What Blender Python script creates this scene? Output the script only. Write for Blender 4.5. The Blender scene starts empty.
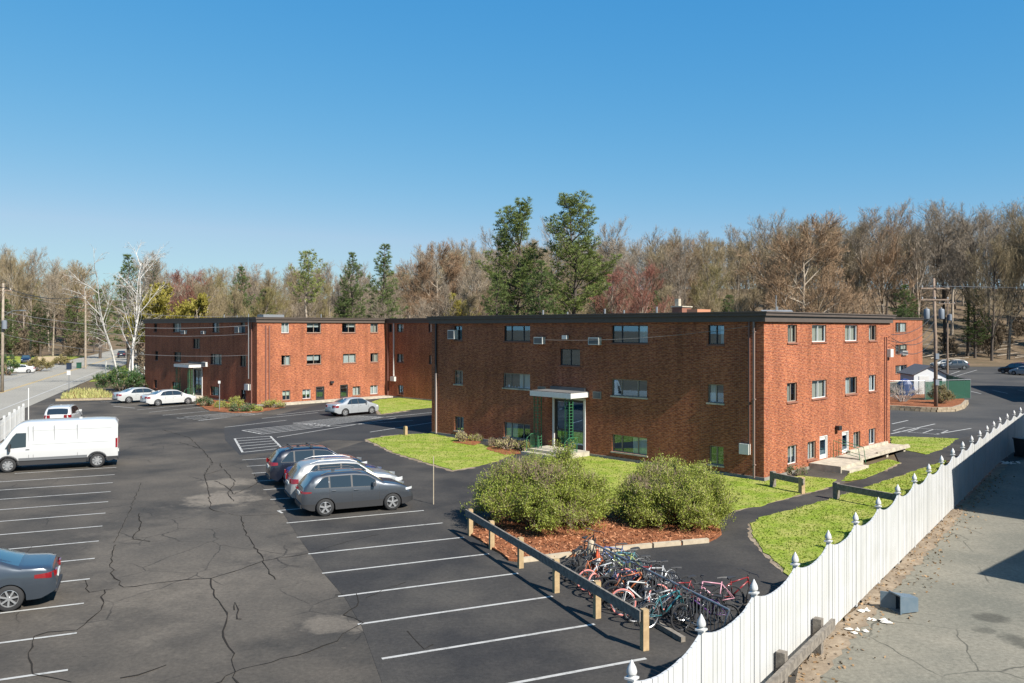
import bpy, bmesh, math, random
from mathutils import Vector, Matrix
R = random.Random(7)
SC = bpy.context.scene
COL = SC.collection
HC, F, HY = 7.3, 830.0, 328.0        # camera height (m), focal length and horizon row of the photograph

def G(px, py, z=0.0):                # a photographed ground point -> metres
    Y = (HC - z) * F / (py - HY)
    return Vector(((px - 512) / F * Y, Y, z))
def GD(px, Y, z=0.0):
    return Vector(((px - 512) / F * Y, Y, z))

# ------------------------------------------------------------------ objects
def tag(o, label=None, cat=None, group=None, kind=None):
    if label: o['label'] = label
    if cat: o['category'] = cat
    if group: o['group'] = group
    if kind: o['kind'] = kind
    return o
def empty(name, loc=(0, 0, 0), rz=0, label=None, cat=None, group=None):
    o = bpy.data.objects.new(name, None); COL.objects.link(o)
    o.location = loc; o.rotation_euler = (0, 0, rz); o.empty_display_size = .3
    return tag(o, label, cat, group)

class MB:
    def __init__(s): s.v = []; s.f = []; s.m = []; s.uv = None
    def add(s, vs, fs, mi=0):
        b = len(s.v); s.v.extend([tuple(x) for x in vs])
        for f in fs: s.f.append(tuple(b + i for i in f)); s.m.append(mi)
    def box(s, c, size, rz=0, mi=0, M=None):
        x, y, z = size[0]/2, size[1]/2, size[2]/2
        vs = [Vector((i*x, j*y, k*z)) for k in (-1, 1) for j in (-1, 1) for i in (-1, 1)]
        m = Matrix.Rotation(rz, 3, 'Z') if M is None else M
        c = Vector(c)
        s.add([m @ v + c for v in vs], [(0,2,3,1),(4,5,7,6),(0,1,5,4),(2,6,7,3),(0,4,6,2),(1,3,7,5)], mi)
    def bbox(s, x0, x1, y0, y1, z0, z1, mi=0):
        s.box(((x0+x1)/2, (y0+y1)/2, (z0+z1)/2), (x1-x0, y1-y0, z1-z0), 0, mi)
    def beam(s, a, b, w, h, mi=0):    # rectangular beam from a to b
        a, b = Vector(a), Vector(b); d = b - a; L = d.length
        X = d.normalized(); Yv = Vector((0, 0, 1)).cross(X)
        if Yv.length < 1e-3: Yv = Vector((0, 1, 0))
        Yv.normalize(); Z = X.cross(Yv)
        M = Matrix((X, Yv, Z)).transposed()
        s.box((a + b) / 2, (L, w, h), 0, mi, M)
    def tube(s, pts, rad, n=6, mi=0, cap=True):
        pts = [Vector(p) for p in pts]
        if not isinstance(rad, (list, tuple)): rad = [rad] * len(pts)
        b = len(s.v); k = len(pts)
        for i, p in enumerate(pts):
            d = (pts[min(i+1, k-1)] - pts[max(i-1, 0)])
            if d.length < 1e-9: d = Vector((0, 0, 1))
            d.normalize()
            a = Vector((0, 0, 1)) if abs(d.z) < .9 else Vector((1, 0, 0))
            e = d.cross(a).normalized(); g = d.cross(e)
            for j in range(n):
                t = 2*math.pi*j/n
                q = p + (e*math.cos(t) + g*math.sin(t)) * rad[i]
                s.v.append((q.x, q.y, q.z))
        for i in range(k-1):
            for j in range(n):
                s.f.append((b+i*n+j, b+i*n+(j+1) % n, b+(i+1)*n+(j+1) % n, b+(i+1)*n+j)); s.m.append(mi)
        if cap and n > 2:
            s.f.append(tuple(b+j for j in range(n))[::-1]); s.m.append(mi)
            s.f.append(tuple(b+(k-1)*n+j for j in range(n))); s.m.append(mi)
    def lathe(s, prof, n=16, axis='Z', c=(0, 0, 0), mi=0, cap=True):   # prof: (radius, height)
        b = len(s.v); c = Vector(c); k = len(prof)
        for r, h in prof:
            for j in range(n):
                t = 2*math.pi*j/n; x, y = r*math.cos(t), r*math.sin(t)
                p = Vector((x, y, h)) if axis == 'Z' else (Vector((x, h, y)) if axis == 'Y' else Vector((h, x, y)))
                s.v.append(tuple(p + c))
        for i in range(k-1):
            for j in range(n):
                s.f.append((b+i*n+j, b+i*n+(j+1) % n, b+(i+1)*n+(j+1) % n, b+(i+1)*n+j)); s.m.append(mi)
        if not cap: return
        s.f.append(tuple(b+j for j in range(n))[::-1]); s.m.append(mi)
        s.f.append(tuple(b+(k-1)*n+j for j in range(n))); s.m.append(mi)
    def prism(s, poly, z0, z1, mi=0):
        n = len(poly)
        vs = [(p[0], p[1], z0) for p in poly] + [(p[0], p[1], z1) for p in poly]
        s.add(vs, [tuple(range(n))[::-1], tuple(range(n, 2*n))] + [(i, (i+1) % n, n+(i+1) % n, n+i) for i in range(n)], mi)
    def build(s, name, mats, parent=None, smooth=False, angle=None, recalc=False):
        me = bpy.data.meshes.new(name); me.from_pydata(s.v, [], s.f)
        if not isinstance(mats, (list, tuple)): mats = [mats]
        for m in mats: me.materials.append(m)
        if len(mats) > 1: me.polygons.foreach_set('material_index', s.m)
        if recalc:
            bm = bmesh.new(); bm.from_mesh(me); bmesh.ops.recalc_face_normals(bm, faces=bm.faces); bm.to_mesh(me); bm.free()
        if smooth:
            me.polygons.foreach_set('use_smooth', [True]*len(me.polygons))
            if angle: me.set_sharp_from_angle(angle=math.radians(angle))
        me.update()
        o = bpy.data.objects.new(name, me); COL.objects.link(o)
        if parent: o.parent = parent
        return o

# ------------------------------------------------------------------ materials
def nd(t, typ, **kw):
    n = t.nodes.new(typ)
    for k, v in kw.items():
        if k in n.inputs.keys() if hasattr(n.inputs, 'keys') else False: n.inputs[k].default_value = v
        else: setattr(n, k, v)
    return n
K = .71      # the photograph is exposed for the shade; surface colours stay a little below the picture's
def kc(c): return tuple(x*K for x in c)
def mat(name, col, rough=.8, metal=0, spec=.5, coat=0, noise=None, bump=None, emit=None):
    col = kc(col)
    if noise: noise = (noise[0], noise[1], kc(noise[2]))+tuple(noise[3:])
    return mat_(name, col, rough, metal, spec, coat, noise, bump)
def mat_(name, col, rough=.8, metal=0, spec=.5, coat=0, noise=None, bump=None):
    """noise=(scale, amount, colour2[, detail]) ; bump=(scale, strength, distance)"""
    m = bpy.data.materials.new(name); m.use_nodes = True; t = m.node_tree
    b = t.nodes['Principled BSDF']
    b.inputs['Base Color'].default_value = (*col, 1); b.inputs['Roughness'].default_value = rough
    b.inputs['Metallic'].default_value = metal; b.inputs['Specular IOR Level'].default_value = spec
    b.inputs['Coat Weight'].default_value = coat; b.inputs['Coat Roughness'].default_value = .04
    tc = t.nodes.new('ShaderNodeTexCoord')
    if noise:
        n = t.nodes.new('ShaderNodeTexNoise'); n.inputs['Scale'].default_value = noise[0]; n.inputs['Detail'].default_value = noise[3] if len(noise) > 3 else 6
        t.links.new(tc.outputs['Object'], n.inputs['Vector'])
        r = t.nodes.new('ShaderNodeMapRange'); r.inputs[1].default_value = .35; r.inputs[2].default_value = .65
        r.inputs[3].default_value = 0; r.inputs[4].default_value = noise[1]
        t.links.new(n.outputs['Fac'], r.inputs[0])
        x = t.nodes.new('ShaderNodeMix'); x.data_type = 'RGBA'
        x.inputs[6].default_value = (*col, 1); x.inputs[7].default_value = (*noise[2], 1)
        t.links.new(r.outputs[0], x.inputs[0]); t.links.new(x.outputs[2], b.inputs['Base Color'])
    if bump:
        n = t.nodes.new('ShaderNodeTexNoise'); n.inputs['Scale'].default_value = bump[0]; n.inputs['Detail'].default_value = 5
        t.links.new(tc.outputs['Object'], n.inputs['Vector'])
        u = t.nodes.new('ShaderNodeBump'); u.inputs['Strength'].default_value = bump[1]; u.inputs['Distance'].default_value = bump[2]
        t.links.new(n.outputs['Fac'], u.inputs['Height']); t.links.new(u.outputs[0], b.inputs['Normal'])
    return m
def varied(name, col, var, rough=.7, sv=.2, trans=0.0):
    """foliage / twig material: hue and value differ from one island (leaf, twig) to the next and between objects"""
    col, var = kc(col), kc(var)
    m = bpy.data.materials.new(name); m.use_nodes = True; t = m.node_tree; b = t.nodes['Principled BSDF']
    b.inputs['Roughness'].default_value = rough; b.inputs['Specular IOR Level'].default_value = sv
    g = t.nodes.new('ShaderNodeNewGeometry'); oi = t.nodes.new('ShaderNodeObjectInfo')
    a = t.nodes.new('ShaderNodeMath'); a.operation = 'MULTIPLY_ADD'; a.inputs[1].default_value = .55
    b2 = t.nodes.new('ShaderNodeMath'); b2.operation = 'MULTIPLY'; b2.inputs[1].default_value = .45
    t.links.new(oi.outputs['Random'], b2.inputs[0])
    t.links.new(g.outputs['Random Per Island'], a.inputs[0]); t.links.new(b2.outputs[0], a.inputs[2])
    x = t.nodes.new('ShaderNodeMix'); x.data_type = 'RGBA'
    x.inputs[6].default_value = (*col, 1); x.inputs[7].default_value = (*var, 1)
    t.links.new(a.outputs[0], x.inputs[0]); t.links.new(x.outputs[2], b.inputs['Base Color'])
    if trans:
        tr = t.nodes.new('ShaderNodeBsdfTranslucent'); mx = t.nodes.new('ShaderNodeMixShader'); mx.inputs[0].default_value = trans
        t.links.new(x.outputs[2], tr.inputs['Color'])
        t.links.new(b.outputs[0], mx.inputs[1]); t.links.new(tr.outputs[0], mx.inputs[2])
        t.links.new(mx.outputs[0], t.nodes['Material Output'].inputs['Surface'])
    return m

def brick_mat(name, c1, c2, mort):
    c1, c2, mort = kc(c1), kc(c2), kc(mort)
    m = bpy.data.materials.new(name); m.use_nodes = True; t = m.node_tree; b = t.nodes['Principled BSDF']; L = t.links
    b.inputs['Roughness'].default_value = .9; b.inputs['Specular IOR Level'].default_value = .2
    uv = t.nodes.new('ShaderNodeUVMap')
    br = t.nodes.new('ShaderNodeTexBrick'); br.inputs['Scale'].default_value = 1
    br.inputs['Brick Width'].default_value = .215; br.inputs['Row Height'].default_value = .075
    br.inputs['Mortar Size'].default_value = .009; br.inputs['Mortar Smooth'].default_value = .1; br.inputs['Bias'].default_value = -.1
    br.inputs['Color1'].default_value = (*c1, 1); br.inputs['Color2'].default_value = (*c2, 1); br.inputs['Mortar'].default_value = (*mort, 1)
    L.new(uv.outputs[0], br.inputs['Vector'])
    # odd bricks: a few dark and a few pale ones
    mp = t.nodes.new('ShaderNodeMapping'); mp.inputs['Scale'].default_value = (4.65, 13.33, 1)
    L.new(uv.outputs[0], mp.inputs[0])
    wn = t.nodes.new('ShaderNodeTexNoise'); wn.inputs['Scale'].default_value = 1.1; wn.inputs['Detail'].default_value = 2
    L.new(mp.outputs[0], wn.inputs['Vector'])
    cr = t.nodes.new('ShaderNodeValToRGB'); e = cr.color_ramp.elements
    e[0].position = .3; e[0].color = (.5, .45, .47, 1); e[1].position = .7; e[1].color = (1.4, 1.5, 1.5, 1)
    e2 = cr.color_ramp.elements.new(.5); e2.color = (1, 1, 1, 1)
    L.new(wn.outputs['Fac'], cr.inputs[0])
    mu = t.nodes.new('ShaderNodeMix'); mu.data_type = 'RGBA'; mu.blend_type = 'MULTIPLY'; mu.inputs[0].default_value = .9
    L.new(br.outputs['Color'], mu.inputs[6]); L.new(cr.outputs[0], mu.inputs[7])
    # broad weathering
    n2 = t.nodes.new('ShaderNodeTexNoise'); n2.inputs['Scale'].default_value = .55; n2.inputs['Detail'].default_value = 6
    L.new(uv.outputs[0], n2.inputs['Vector'])
    mr = t.nodes.new('ShaderNodeMapRange'); mr.inputs[1].default_value = .3; mr.inputs[2].default_value = .7; mr.inputs[3].default_value = .84; mr.inputs[4].default_value = 1.13
    L.new(n2.outputs['Fac'], mr.inputs[0])
    ms = t.nodes.new('ShaderNodeMapping'); ms.inputs['Scale'].default_value = (1.6, .13, 1); L.new(uv.outputs[0], ms.inputs[0])
    ns_ = t.nodes.new('ShaderNodeTexNoise'); ns_.inputs['Scale'].default_value = 1; ns_.inputs['Detail'].default_value = 5; L.new(ms.outputs[0], ns_.inputs['Vector'])
    rs_ = t.nodes.new('ShaderNodeMapRange'); rs_.inputs[1].default_value = .32; rs_.inputs[2].default_value = .6; rs_.inputs[3].default_value = .8; rs_.inputs[4].default_value = 1.05; L.new(ns_.outputs['Fac'], rs_.inputs[0])
    mm_ = t.nodes.new('ShaderNodeMath'); mm_.operation = 'MULTIPLY'; L.new(mr.outputs[0], mm_.inputs[0]); L.new(rs_.outputs[0], mm_.inputs[1]); mr = mm_
    m2 = t.nodes.new('ShaderNodeVectorMath'); m2.operation = 'SCALE'
    L.new(mu.outputs[2], m2.inputs[0]); L.new(mr.outputs[0], m2.inputs['Scale'])
    L.new(m2.outputs[0], b.inputs['Base Color'])
    ad = t.nodes.new('ShaderNodeMath'); ad.operation = 'MULTIPLY_ADD'; ad.inputs[1].default_value = -1.0
    L.new(br.outputs['Fac'], ad.inputs[0])
    n3 = t.nodes.new('ShaderNodeTexNoise'); n3.inputs['Scale'].default_value = 1.3; n3.inputs['Detail'].default_value = 4
    L.new(mp.outputs[0], n3.inputs['Vector']); L.new(n3.outputs['Fac'], ad.inputs[2])
    bu = t.nodes.new('ShaderNodeBump'); bu.inputs['Strength'].default_value = .45; bu.inputs['Distance'].default_value = .012
    L.new(ad.outputs[0], bu.inputs['Height']); L.new(bu.outputs[0], b.inputs['Normal'])
    return m

def asphalt_mat(name, base, worn, scale=.12, amount=.7, patches=(), crack=0.0, rough=.9, spots=.5):
    """aged asphalt: broad worn areas, fine grain, hairline cracks, pale patches at given places (x, y, rx, ry, strength)"""
    base, worn = kc(base), kc(worn)
    m = bpy.data.materials.new(name); m.use_nodes = True; t = m.node_tree; b = t.nodes['Principled BSDF']; L = t.links
    b.inputs['Roughness'].default_value = rough; b.inputs['Specular IOR Level'].default_value = .25
    tc = t.nodes.new('ShaderNodeTexCoord'); P = tc.outputs['Object']
    def noise(sc, det=6, ro=.55, v=P):
        n = t.nodes.new('ShaderNodeTexNoise'); n.inputs['Scale'].default_value = sc; n.inputs['Detail'].default_value = det; n.inputs['Roughness'].default_value = ro
        L.new(v, n.inputs['Vector']); return n.outputs['Fac']
    def mrange(s, a, b_, c, d):
        r = t.nodes.new('ShaderNodeMapRange'); L.new(s, r.inputs[0])
        for i, v in enumerate((a, b_, c, d)): r.inputs[i+1].default_value = v
        return r.outputs[0]
    def mth(op, a, b_):
        n = t.nodes.new('ShaderNodeMath'); n.operation = op; n.use_clamp = True
        for i, v in enumerate((a, b_)):
            if isinstance(v, (int, float)): n.inputs[i].default_value = v
            else: L.new(v, n.inputs[i])
        return n.outputs[0]
    def mixc(f, a, b_, mode='MIX'):
        n = t.nodes.new('ShaderNodeMix'); n.data_type = 'RGBA'; n.blend_type = mode
        for i, v in ((0, f), (6, a), (7, b_)):
            if isinstance(v, (int, float)): n.inputs[i].default_value = v
            elif isinstance(v, tuple): n.inputs[i].default_value = (*v, 1)
            else: L.new(v, n.inputs[i])
        return n.outputs[2]
    w = mrange(noise(scale, 8, .6), .38, .66, 0, amount)
    c = mixc(w, base, worn)
    # patches: worn spots traced from the photograph, stay with the ground
    sep = t.nodes.new('ShaderNodeSeparateXYZ'); L.new(P, sep.inputs[0])
    wob = mrange(noise(.9, 6, .65), .3, .7, -.55, .55)
    for (x, y, rx, ry, st) in patches:
        dx = mth('DIVIDE', 1, 1)
        s1 = t.nodes.new('ShaderNodeMath'); s1.operation = 'SUBTRACT'; L.new(sep.outputs[0], s1.inputs[0]); s1.inputs[1].default_value = x
        s2 = t.nodes.new('ShaderNodeMath'); s2.operation = 'SUBTRACT'; L.new(sep.outputs[1], s2.inputs[0]); s2.inputs[1].default_value = y
        q1 = t.nodes.new('ShaderNodeMath'); q1.operation = 'DIVIDE'; L.new(s1.outputs[0], q1.inputs[0]); q1.inputs[1].default_value = rx
        q2 = t.nodes.new('ShaderNodeMath'); q2.operation = 'DIVIDE'; L.new(s2.outputs[0], q2.inputs[0]); q2.inputs[1].default_value = ry
        cb = t.nodes.new('ShaderNodeCombineXYZ'); L.new(q1.outputs[0], cb.inputs[0]); L.new(q2.outputs[0], cb.inputs[1])
        ln = t.nodes.new('ShaderNodeVectorMath'); ln.operation = 'LENGTH'; L.new(cb.outputs[0], ln.inputs[0])
        ad = t.nodes.new('ShaderNodeMath'); ad.operation = 'ADD'; L.new(ln.outputs['Value'], ad.inputs[0]); L.new(wob, ad.inputs[1])
        f = mrange(ad.outputs[0], .6, 1.15, abs(st), 0)
        c = mixc(f, c, tuple(min(1, k*1.75) for k in worn) if st > 0 else tuple(k*.5 for k in base))
    # fine grain
    g = mrange(noise(9, 4, .7), .3, .7, .78, 1.25)
    sc2 = t.nodes.new('ShaderNodeVectorMath'); sc2.operation = 'SCALE'; L.new(c, sc2.inputs[0]); L.new(g, sc2.inputs['Scale']); c = sc2.outputs[0]
    g = mrange(noise(70, 2, .7), .3, .7, .8, 1.22)
    sc2 = t.nodes.new('ShaderNodeVectorMath'); sc2.operation = 'SCALE'; L.new(c, sc2.inputs[0]); L.new(g, sc2.inputs['Scale']); c = sc2.outputs[0]
    # pale specks and small stains
    sp = mrange(noise(2.2, 7, .75), .63, .72, 0, spots); c = mixc(sp, c, tuple(min(1, k*1.6) for k in worn))
    sp = mrange(noise(1.1, 5, .7), .66, .74, 0, .55); c = mixc(sp, c, tuple(k*.55 for k in base))
    if crack:
        dn = t.nodes.new('ShaderNodeTexNoise'); dn.inputs['Scale'].default_value = 1.3; dn.inputs['Detail'].default_value = 5
        L.new(P, dn.inputs['Vector'])
        mx = t.nodes.new('ShaderNodeMix'); mx.data_type = 'VECTOR'; mx.inputs[0].default_value = .25
        L.new(P, mx.inputs[4]); L.new(dn.outputs['Color'], mx.inputs[5])
        v = t.nodes.new('ShaderNodeTexVoronoi'); v.feature = 'DISTANCE_TO_EDGE'; v.inputs['Scale'].default_value = .55
        L.new(mx.outputs[1], v.inputs['Vector'])
        e = mrange(v.outputs['Distance'], .002, .012, 1, 0)
        k = mrange(noise(.25, 3), .48, .58, 0, crack)
        c = mixc(mth('MULTIPLY', e, k), c, tuple(q*.4 for q in base))
    L.new(c, b.inputs['Base Color'])
    bu = t.nodes.new('ShaderNodeBump'); bu.inputs['Strength'].default_value = .35; bu.inputs['Distance'].default_value = .01
    L.new(noise(60, 3, .7), bu.inputs['Height']); L.new(bu.outputs[0], b.inputs['Normal'])
    return m

def multi_mat(name, cols, scales, rough=.95, bump=(8, .5, .03)):
    """three colours mixed by noises of two scales (grass, mulch, leaf litter)"""
    cols = [kc(c) for c in cols]
    m = bpy.data.materials.new(name); m.use_nodes = True; t = m.node_tree; b = t.nodes['Principled BSDF']; L = t.links
    b.inputs['Roughness'].default_value = rough; b.inputs['Specular IOR Level'].default_value = .15
    tc = t.nodes.new('ShaderNodeTexCoord'); c = None
    for i, sc in enumerate(scales):
        n = t.nodes.new('ShaderNodeTexNoise'); n.inputs['Scale'].default_value = sc; n.inputs['Detail'].default_value = 6; n.inputs['Roughness'].default_value = .65
        L.new(tc.outputs['Object'], n.inputs['Vector'])
        r = t.nodes.new('ShaderNodeMapRange'); r.inputs[1].default_value = .4; r.inputs[2].default_value = .62; L.new(n.outputs['Fac'], r.inputs[0])
        x = t.nodes.new('ShaderNodeMix'); x.data_type = 'RGBA'; L.new(r.outputs[0], x.inputs[0])
        if c is None: x.inputs[6].default_value = (*cols[0], 1)
        else: L.new(c, x.inputs[6])
        x.inputs[7].default_value = (*cols[i+1], 1); c = x.outputs[2]
    L.new(c, b.inputs['Base Color'])
    n = t.nodes.new('ShaderNodeTexNoise'); n.inputs['Scale'].default_value = bump[0]; n.inputs['Detail'].default_value = 6
    L.new(tc.outputs['Object'], n.inputs['Vector'])
    u = t.nodes.new('ShaderNodeBump'); u.inputs['Strength'].default_value = bump[1]; u.inputs['Distance'].default_value = bump[2]
    L.new(n.outputs['Fac'], u.inputs['Height']); L.new(u.outputs[0], b.inputs['Normal'])
    return m
def paint_mat(name, col, wear, wearcol):
    m = mat(name, col, .7); col, wearcol = kc(col), kc(wearcol); t = m.node_tree; b = t.nodes['Principled BSDF']; L = t.links
    tc = t.nodes.new('ShaderNodeTexCoord'); n = t.nodes.new('ShaderNodeTexNoise'); n.inputs['Scale'].default_value = 3.5; n.inputs['Detail'].default_value = 9; n.inputs['Roughness'].default_value = .75
    L.new(tc.outputs['Object'], n.inputs['Vector'])
    r = t.nodes.new('ShaderNodeMapRange'); r.inputs[1].default_value = .5; r.inputs[2].default_value = .7; r.inputs[4].default_value = wear; L.new(n.outputs['Fac'], r.inputs[0])
    x = t.nodes.new('ShaderNodeMix'); x.data_type = 'RGBA'; L.new(r.outputs[0], x.inputs[0]); x.inputs[6].default_value = (*col, 1); x.inputs[7].default_value = (*wearcol, 1)
    L.new(x.outputs[2], b.inputs['Base Color']); return m
def glass_mat(name, sky_tint, rough=.02, t_=.35):
    m = bpy.data.materials.new(name); m.use_nodes = True; t = m.node_tree
    t.nodes.remove(t.nodes['Principled BSDF']); b = t.nodes.new('ShaderNodeBsdfGlossy')
    b.inputs['Color'].default_value = (*sky_tint, 1); b.inputs['Roughness'].default_value = rough
    tr = t.nodes.new('ShaderNodeBsdfTransparent'); mx = t.nodes.new('ShaderNodeMixShader'); mx.inputs[0].default_value = t_
    tr.inputs['Color'].default_value = (.85, .93, .95, 1)
    t.links.new(b.outputs[0], mx.inputs[1]); t.links.new(tr.outputs[0], mx.inputs[2]); t.links.new(mx.outputs[0], t.nodes['Material Output'].inputs['Surface'])
    return m

M = {}
M['brick'] = brick_mat('red_brick', (.47, .138, .054), (.32, .08, .041), (.37, .21, .135))
M['fascia'] = mat('brown_metal_fascia', (.11, .085, .07), .5, spec=.3, noise=(3, .4, (.14, .11, .09)))
M['roof'] = mat('roof_membrane', (.16, .15, .14), .9, noise=(1, .6, (.1, .1, .095)))
M['concrete'] = mat('concrete', (.6, .53, .41), .9, noise=(3, .7, (.3, .27, .21)), bump=(30, .3, .01))
M['foundation'] = mat('foundation', (.3, .28, .24), .9, noise=(2, .6, (.2, .19, .16)))
M['white_frame'] = mat('white_vinyl', (.72, .71, .68), .45)
M['tan_frame'] = mat('tan_aluminium', (.34, .27, .21), .5)
M['dark_frame'] = mat('bronze_aluminium', (.045, .038, .035), .45)
M['sill'] = mat('brick_sill', (.27, .11, .07), .8)
M['glass'] = glass_mat('window_glass', (.5, .74, 1), .015, .72)  # blue of the reflected sky is put into the glossy colour
M['curtain'] = mat('white_blind', (.7, .68, .62), .9)
M['curtain2'] = mat('cream_curtain', (.52, .46, .36), .9)
M['dark_room'] = mat('unlit_room', (.05, .05, .05), .95)  # near black stands in for the shade of unlit rooms
M['white_paint'] = mat('white_enamel', (.74, .73, .7), .5, noise=(6, .5, (.6, .59, .55)))
M['ac'] = mat('ac_plastic', (.66, .65, .6), .6)
M['grille'] = mat('dark_grille', (.12, .12, .12), .6)
M['green_iron'] = mat('green_ironwork', (.035, .16, .07), .5, noise=(12, .5, (.07, .22, .11)))
M['pipe'] = mat('brown_downspout', (.22, .1, .075), .5)
M['pale_pipe'] = mat('faded_downspout', (.42, .34, .3), .5)
M['grey_metal'] = mat('galvanised', (.35, .36, .37), .45, metal=.6)
M['dark_metal'] = mat('dark_metal', (.04, .04, .045), .5, metal=.3)
M['wood_grey'] = mat('weathered_wood', (.27, .235, .19), .9, noise=(9, .9, (.14, .12, .1), 8), bump=(25, .5, .01))
M['wood_post'] = mat('pine_post', (.5, .36, .19), .85, noise=(7, .8, (.36, .25, .13), 8), bump=(25, .4, .01))
M['landscape_timber'] = mat('landscape_timber', (.55, .46, .33), .9, noise=(5, .8, (.42, .34, .24)), bump=(20, .4, .01))
M['pole_wood'] = mat('pole_wood', (.3, .22, .16), .9, noise=(6, .8, (.19, .13, .1)))
M['bark'] = mat('grey_brown_bark', (.42, .345, .265), .95, noise=(3, .9, (.13, .1, .075)))
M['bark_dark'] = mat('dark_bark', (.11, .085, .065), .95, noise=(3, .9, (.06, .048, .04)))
M['bark_pale'] = mat('pale_bark', (.42, .35, .27), .95, noise=(3, .8, (.25, .2, .15)))
M['birch'] = mat('birch_bark', (.72, .69, .63), .8, noise=(5, .55, (.3, .27, .24)))
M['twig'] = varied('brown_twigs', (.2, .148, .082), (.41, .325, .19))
M['twig_far_shaded'] = varied('far_twigs_shaded', (.1, .075, .048), (.2, .15, .1))  # colour darkened for the shade inside the distant woods
M['twig_grey'] = varied('grey_twigs', (.21, .165, .12), (.42, .345, .255))
M['twig_red'] = varied('red_budding_twigs', (.2, .07, .05), (.34, .15, .11))
M['twig_warm'] = varied('rust_budding_twigs', (.25, .15, .088), (.42, .285, .17))
M['twig_yellow'] = varied('yellow_spring_leaves', (.34, .3, .05), (.45, .38, .09), trans=.3)
M['twig_olive'] = varied('olive_budding_twigs', (.18, .15, .06), (.3, .25, .1))
M['twig_birch'] = varied('birch_twigs', (.32, .26, .22), (.55, .5, .45))
M['needles'] = varied('pine_needles', (.12, .19, .05), (.4, .43, .13), trans=.3)
M['needles_dark'] = varied('dark_pine_needles', (.08, .14, .045), (.23, .28, .09), trans=.25)
M['leaf'] = varied('fresh_shrub_leaves', (.2, .27, .03), (.5, .51, .11), .5, .3, trans=.25)
M['leaf_dark'] = varied('dark_shrub_leaves', (.03, .08, .02), (.1, .19, .05), .4, .4, trans=.2)
M['stem'] = varied('shrub_stems', (.2, .14, .09), (.42, .33, .23))
M['flower'] = varied('daffodil_flowers', (.2, .24, .06), (.65, .58, .25))
M['grassb'] = varied('grass_blades', (.21, .3, .03), (.36, .42, .06), .6, .3, trans=.4)
M['grass'] = multi_mat('lawn', ((.18, .26, .025), (.28, .36, .04), (.38, .37, .1)), (1.5, .9), bump=(14, .6, .04))
M['ground'] = multi_mat('leaf_litter', ((.16, .11, .068), (.26, .185, .115), (.13, .1, .06)), (1.2, .08), bump=(2, .5, .1))
M['mulch'] = multi_mat('red_bark_mulch', ((.3, .1, .04), (.46, .19, .09), (.2, .075, .035)), (9, 2.2), bump=(22, .9, .05))
M['dirt'] = multi_mat('dirt', ((.3, .23, .16), (.4, .32, .23), (.22, .17, .12)), (5, 1), bump=(15, .5, .02))
M['fence_white'] = mat('white_vinyl_fence', (.62, .62, .61), .5, noise=(1.2, .7, (.53, .53, .5)))
M['line'] = paint_mat('worn_white_paint', (.5, .485, .45), .9, (.2, .19, .17))
M['yellow'] = paint_mat('yellow_paint', (.65, .42, .1), .6, (.3, .26, .2))
M['tar'] = mat('crack_sealer', (.038, .035, .032), 1, spec=0)
M['tyre'] = mat('tyre_rubber', (.022, .022, .023), .85)
M['plastic'] = mat('black_plastic', (.03, .03, .032), .6)
M['alloy'] = mat('alloy', (.62, .63, .64), .3, metal=.7)
M['alloy_dark'] = mat('dark_alloy', (.12, .12, .125), .35, metal=.6)
M['steel_wheel'] = mat('steel_wheel', (.42, .42, .42), .5, metal=.5)
M['car_glass'] = mat('tinted_car_glass', (.02, .026, .03), .03, spec=.9, coat=1)
M['car_glass_light'] = mat('car_glass', (.05, .085, .1), .03, spec=.9, coat=1)
M['red_lens'] = mat('red_lens', (.22, .008, .012), .12, coat=1)
M['clear_lens'] = mat('clear_lens', (.6, .62, .63), .1, coat=1)
M['plate'] = mat('plate', (.6, .62, .6), .5)
M['orange'] = mat('cone_orange', (.72, .12, .04), .6)
M['reflective'] = mat('reflective_white', (.78, .76, .72), .5)
M['block'] = mat('tan_block', (.45, .36, .25), .95, noise=(5, .8, (.3, .23, .15)), bump=(18, .5, .02))
M['slat_green'] = mat('green_privacy_slats', (.02, .1, .06), .6, noise=(4, .5, (.015, .075, .045)))
M['blue_tarp'] = mat('blue_tarp', (.02, .04, .15), .5)
M['shed_white'] = mat('white_siding', (.7, .71, .72), .6)
M['shingle'] = mat('grey_shingles', (.13, .13, .145), .9, noise=(12, .8, (.08, .08, .09)))
M['bin_blue'] = mat('faded_blue_plastic', (.11, .16, .2), .5, noise=(4, .5, (.17, .21, .24)))
M['litter'] = mat('pale_litter', (.72, .68, .6), .8)
M['porcelain'] = mat('insulator', (.5, .5, .5), .4)
M['transformer'] = mat('transformer_grey', (.2, .225, .26), .5)
M['wire'] = mat('cable', (.05, .05, .052), .6)
M['pale_wire'] = mat('weathered_cable', (.3, .29, .28), .6)
M['beige_siding'] = mat('beige_siding', (.5, .46, .38), .7)

def col_mat(name, c, rough=.35, metal=.0, coat=.8):
    return mat(name, c, rough, metal=metal, coat=coat)

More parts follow.
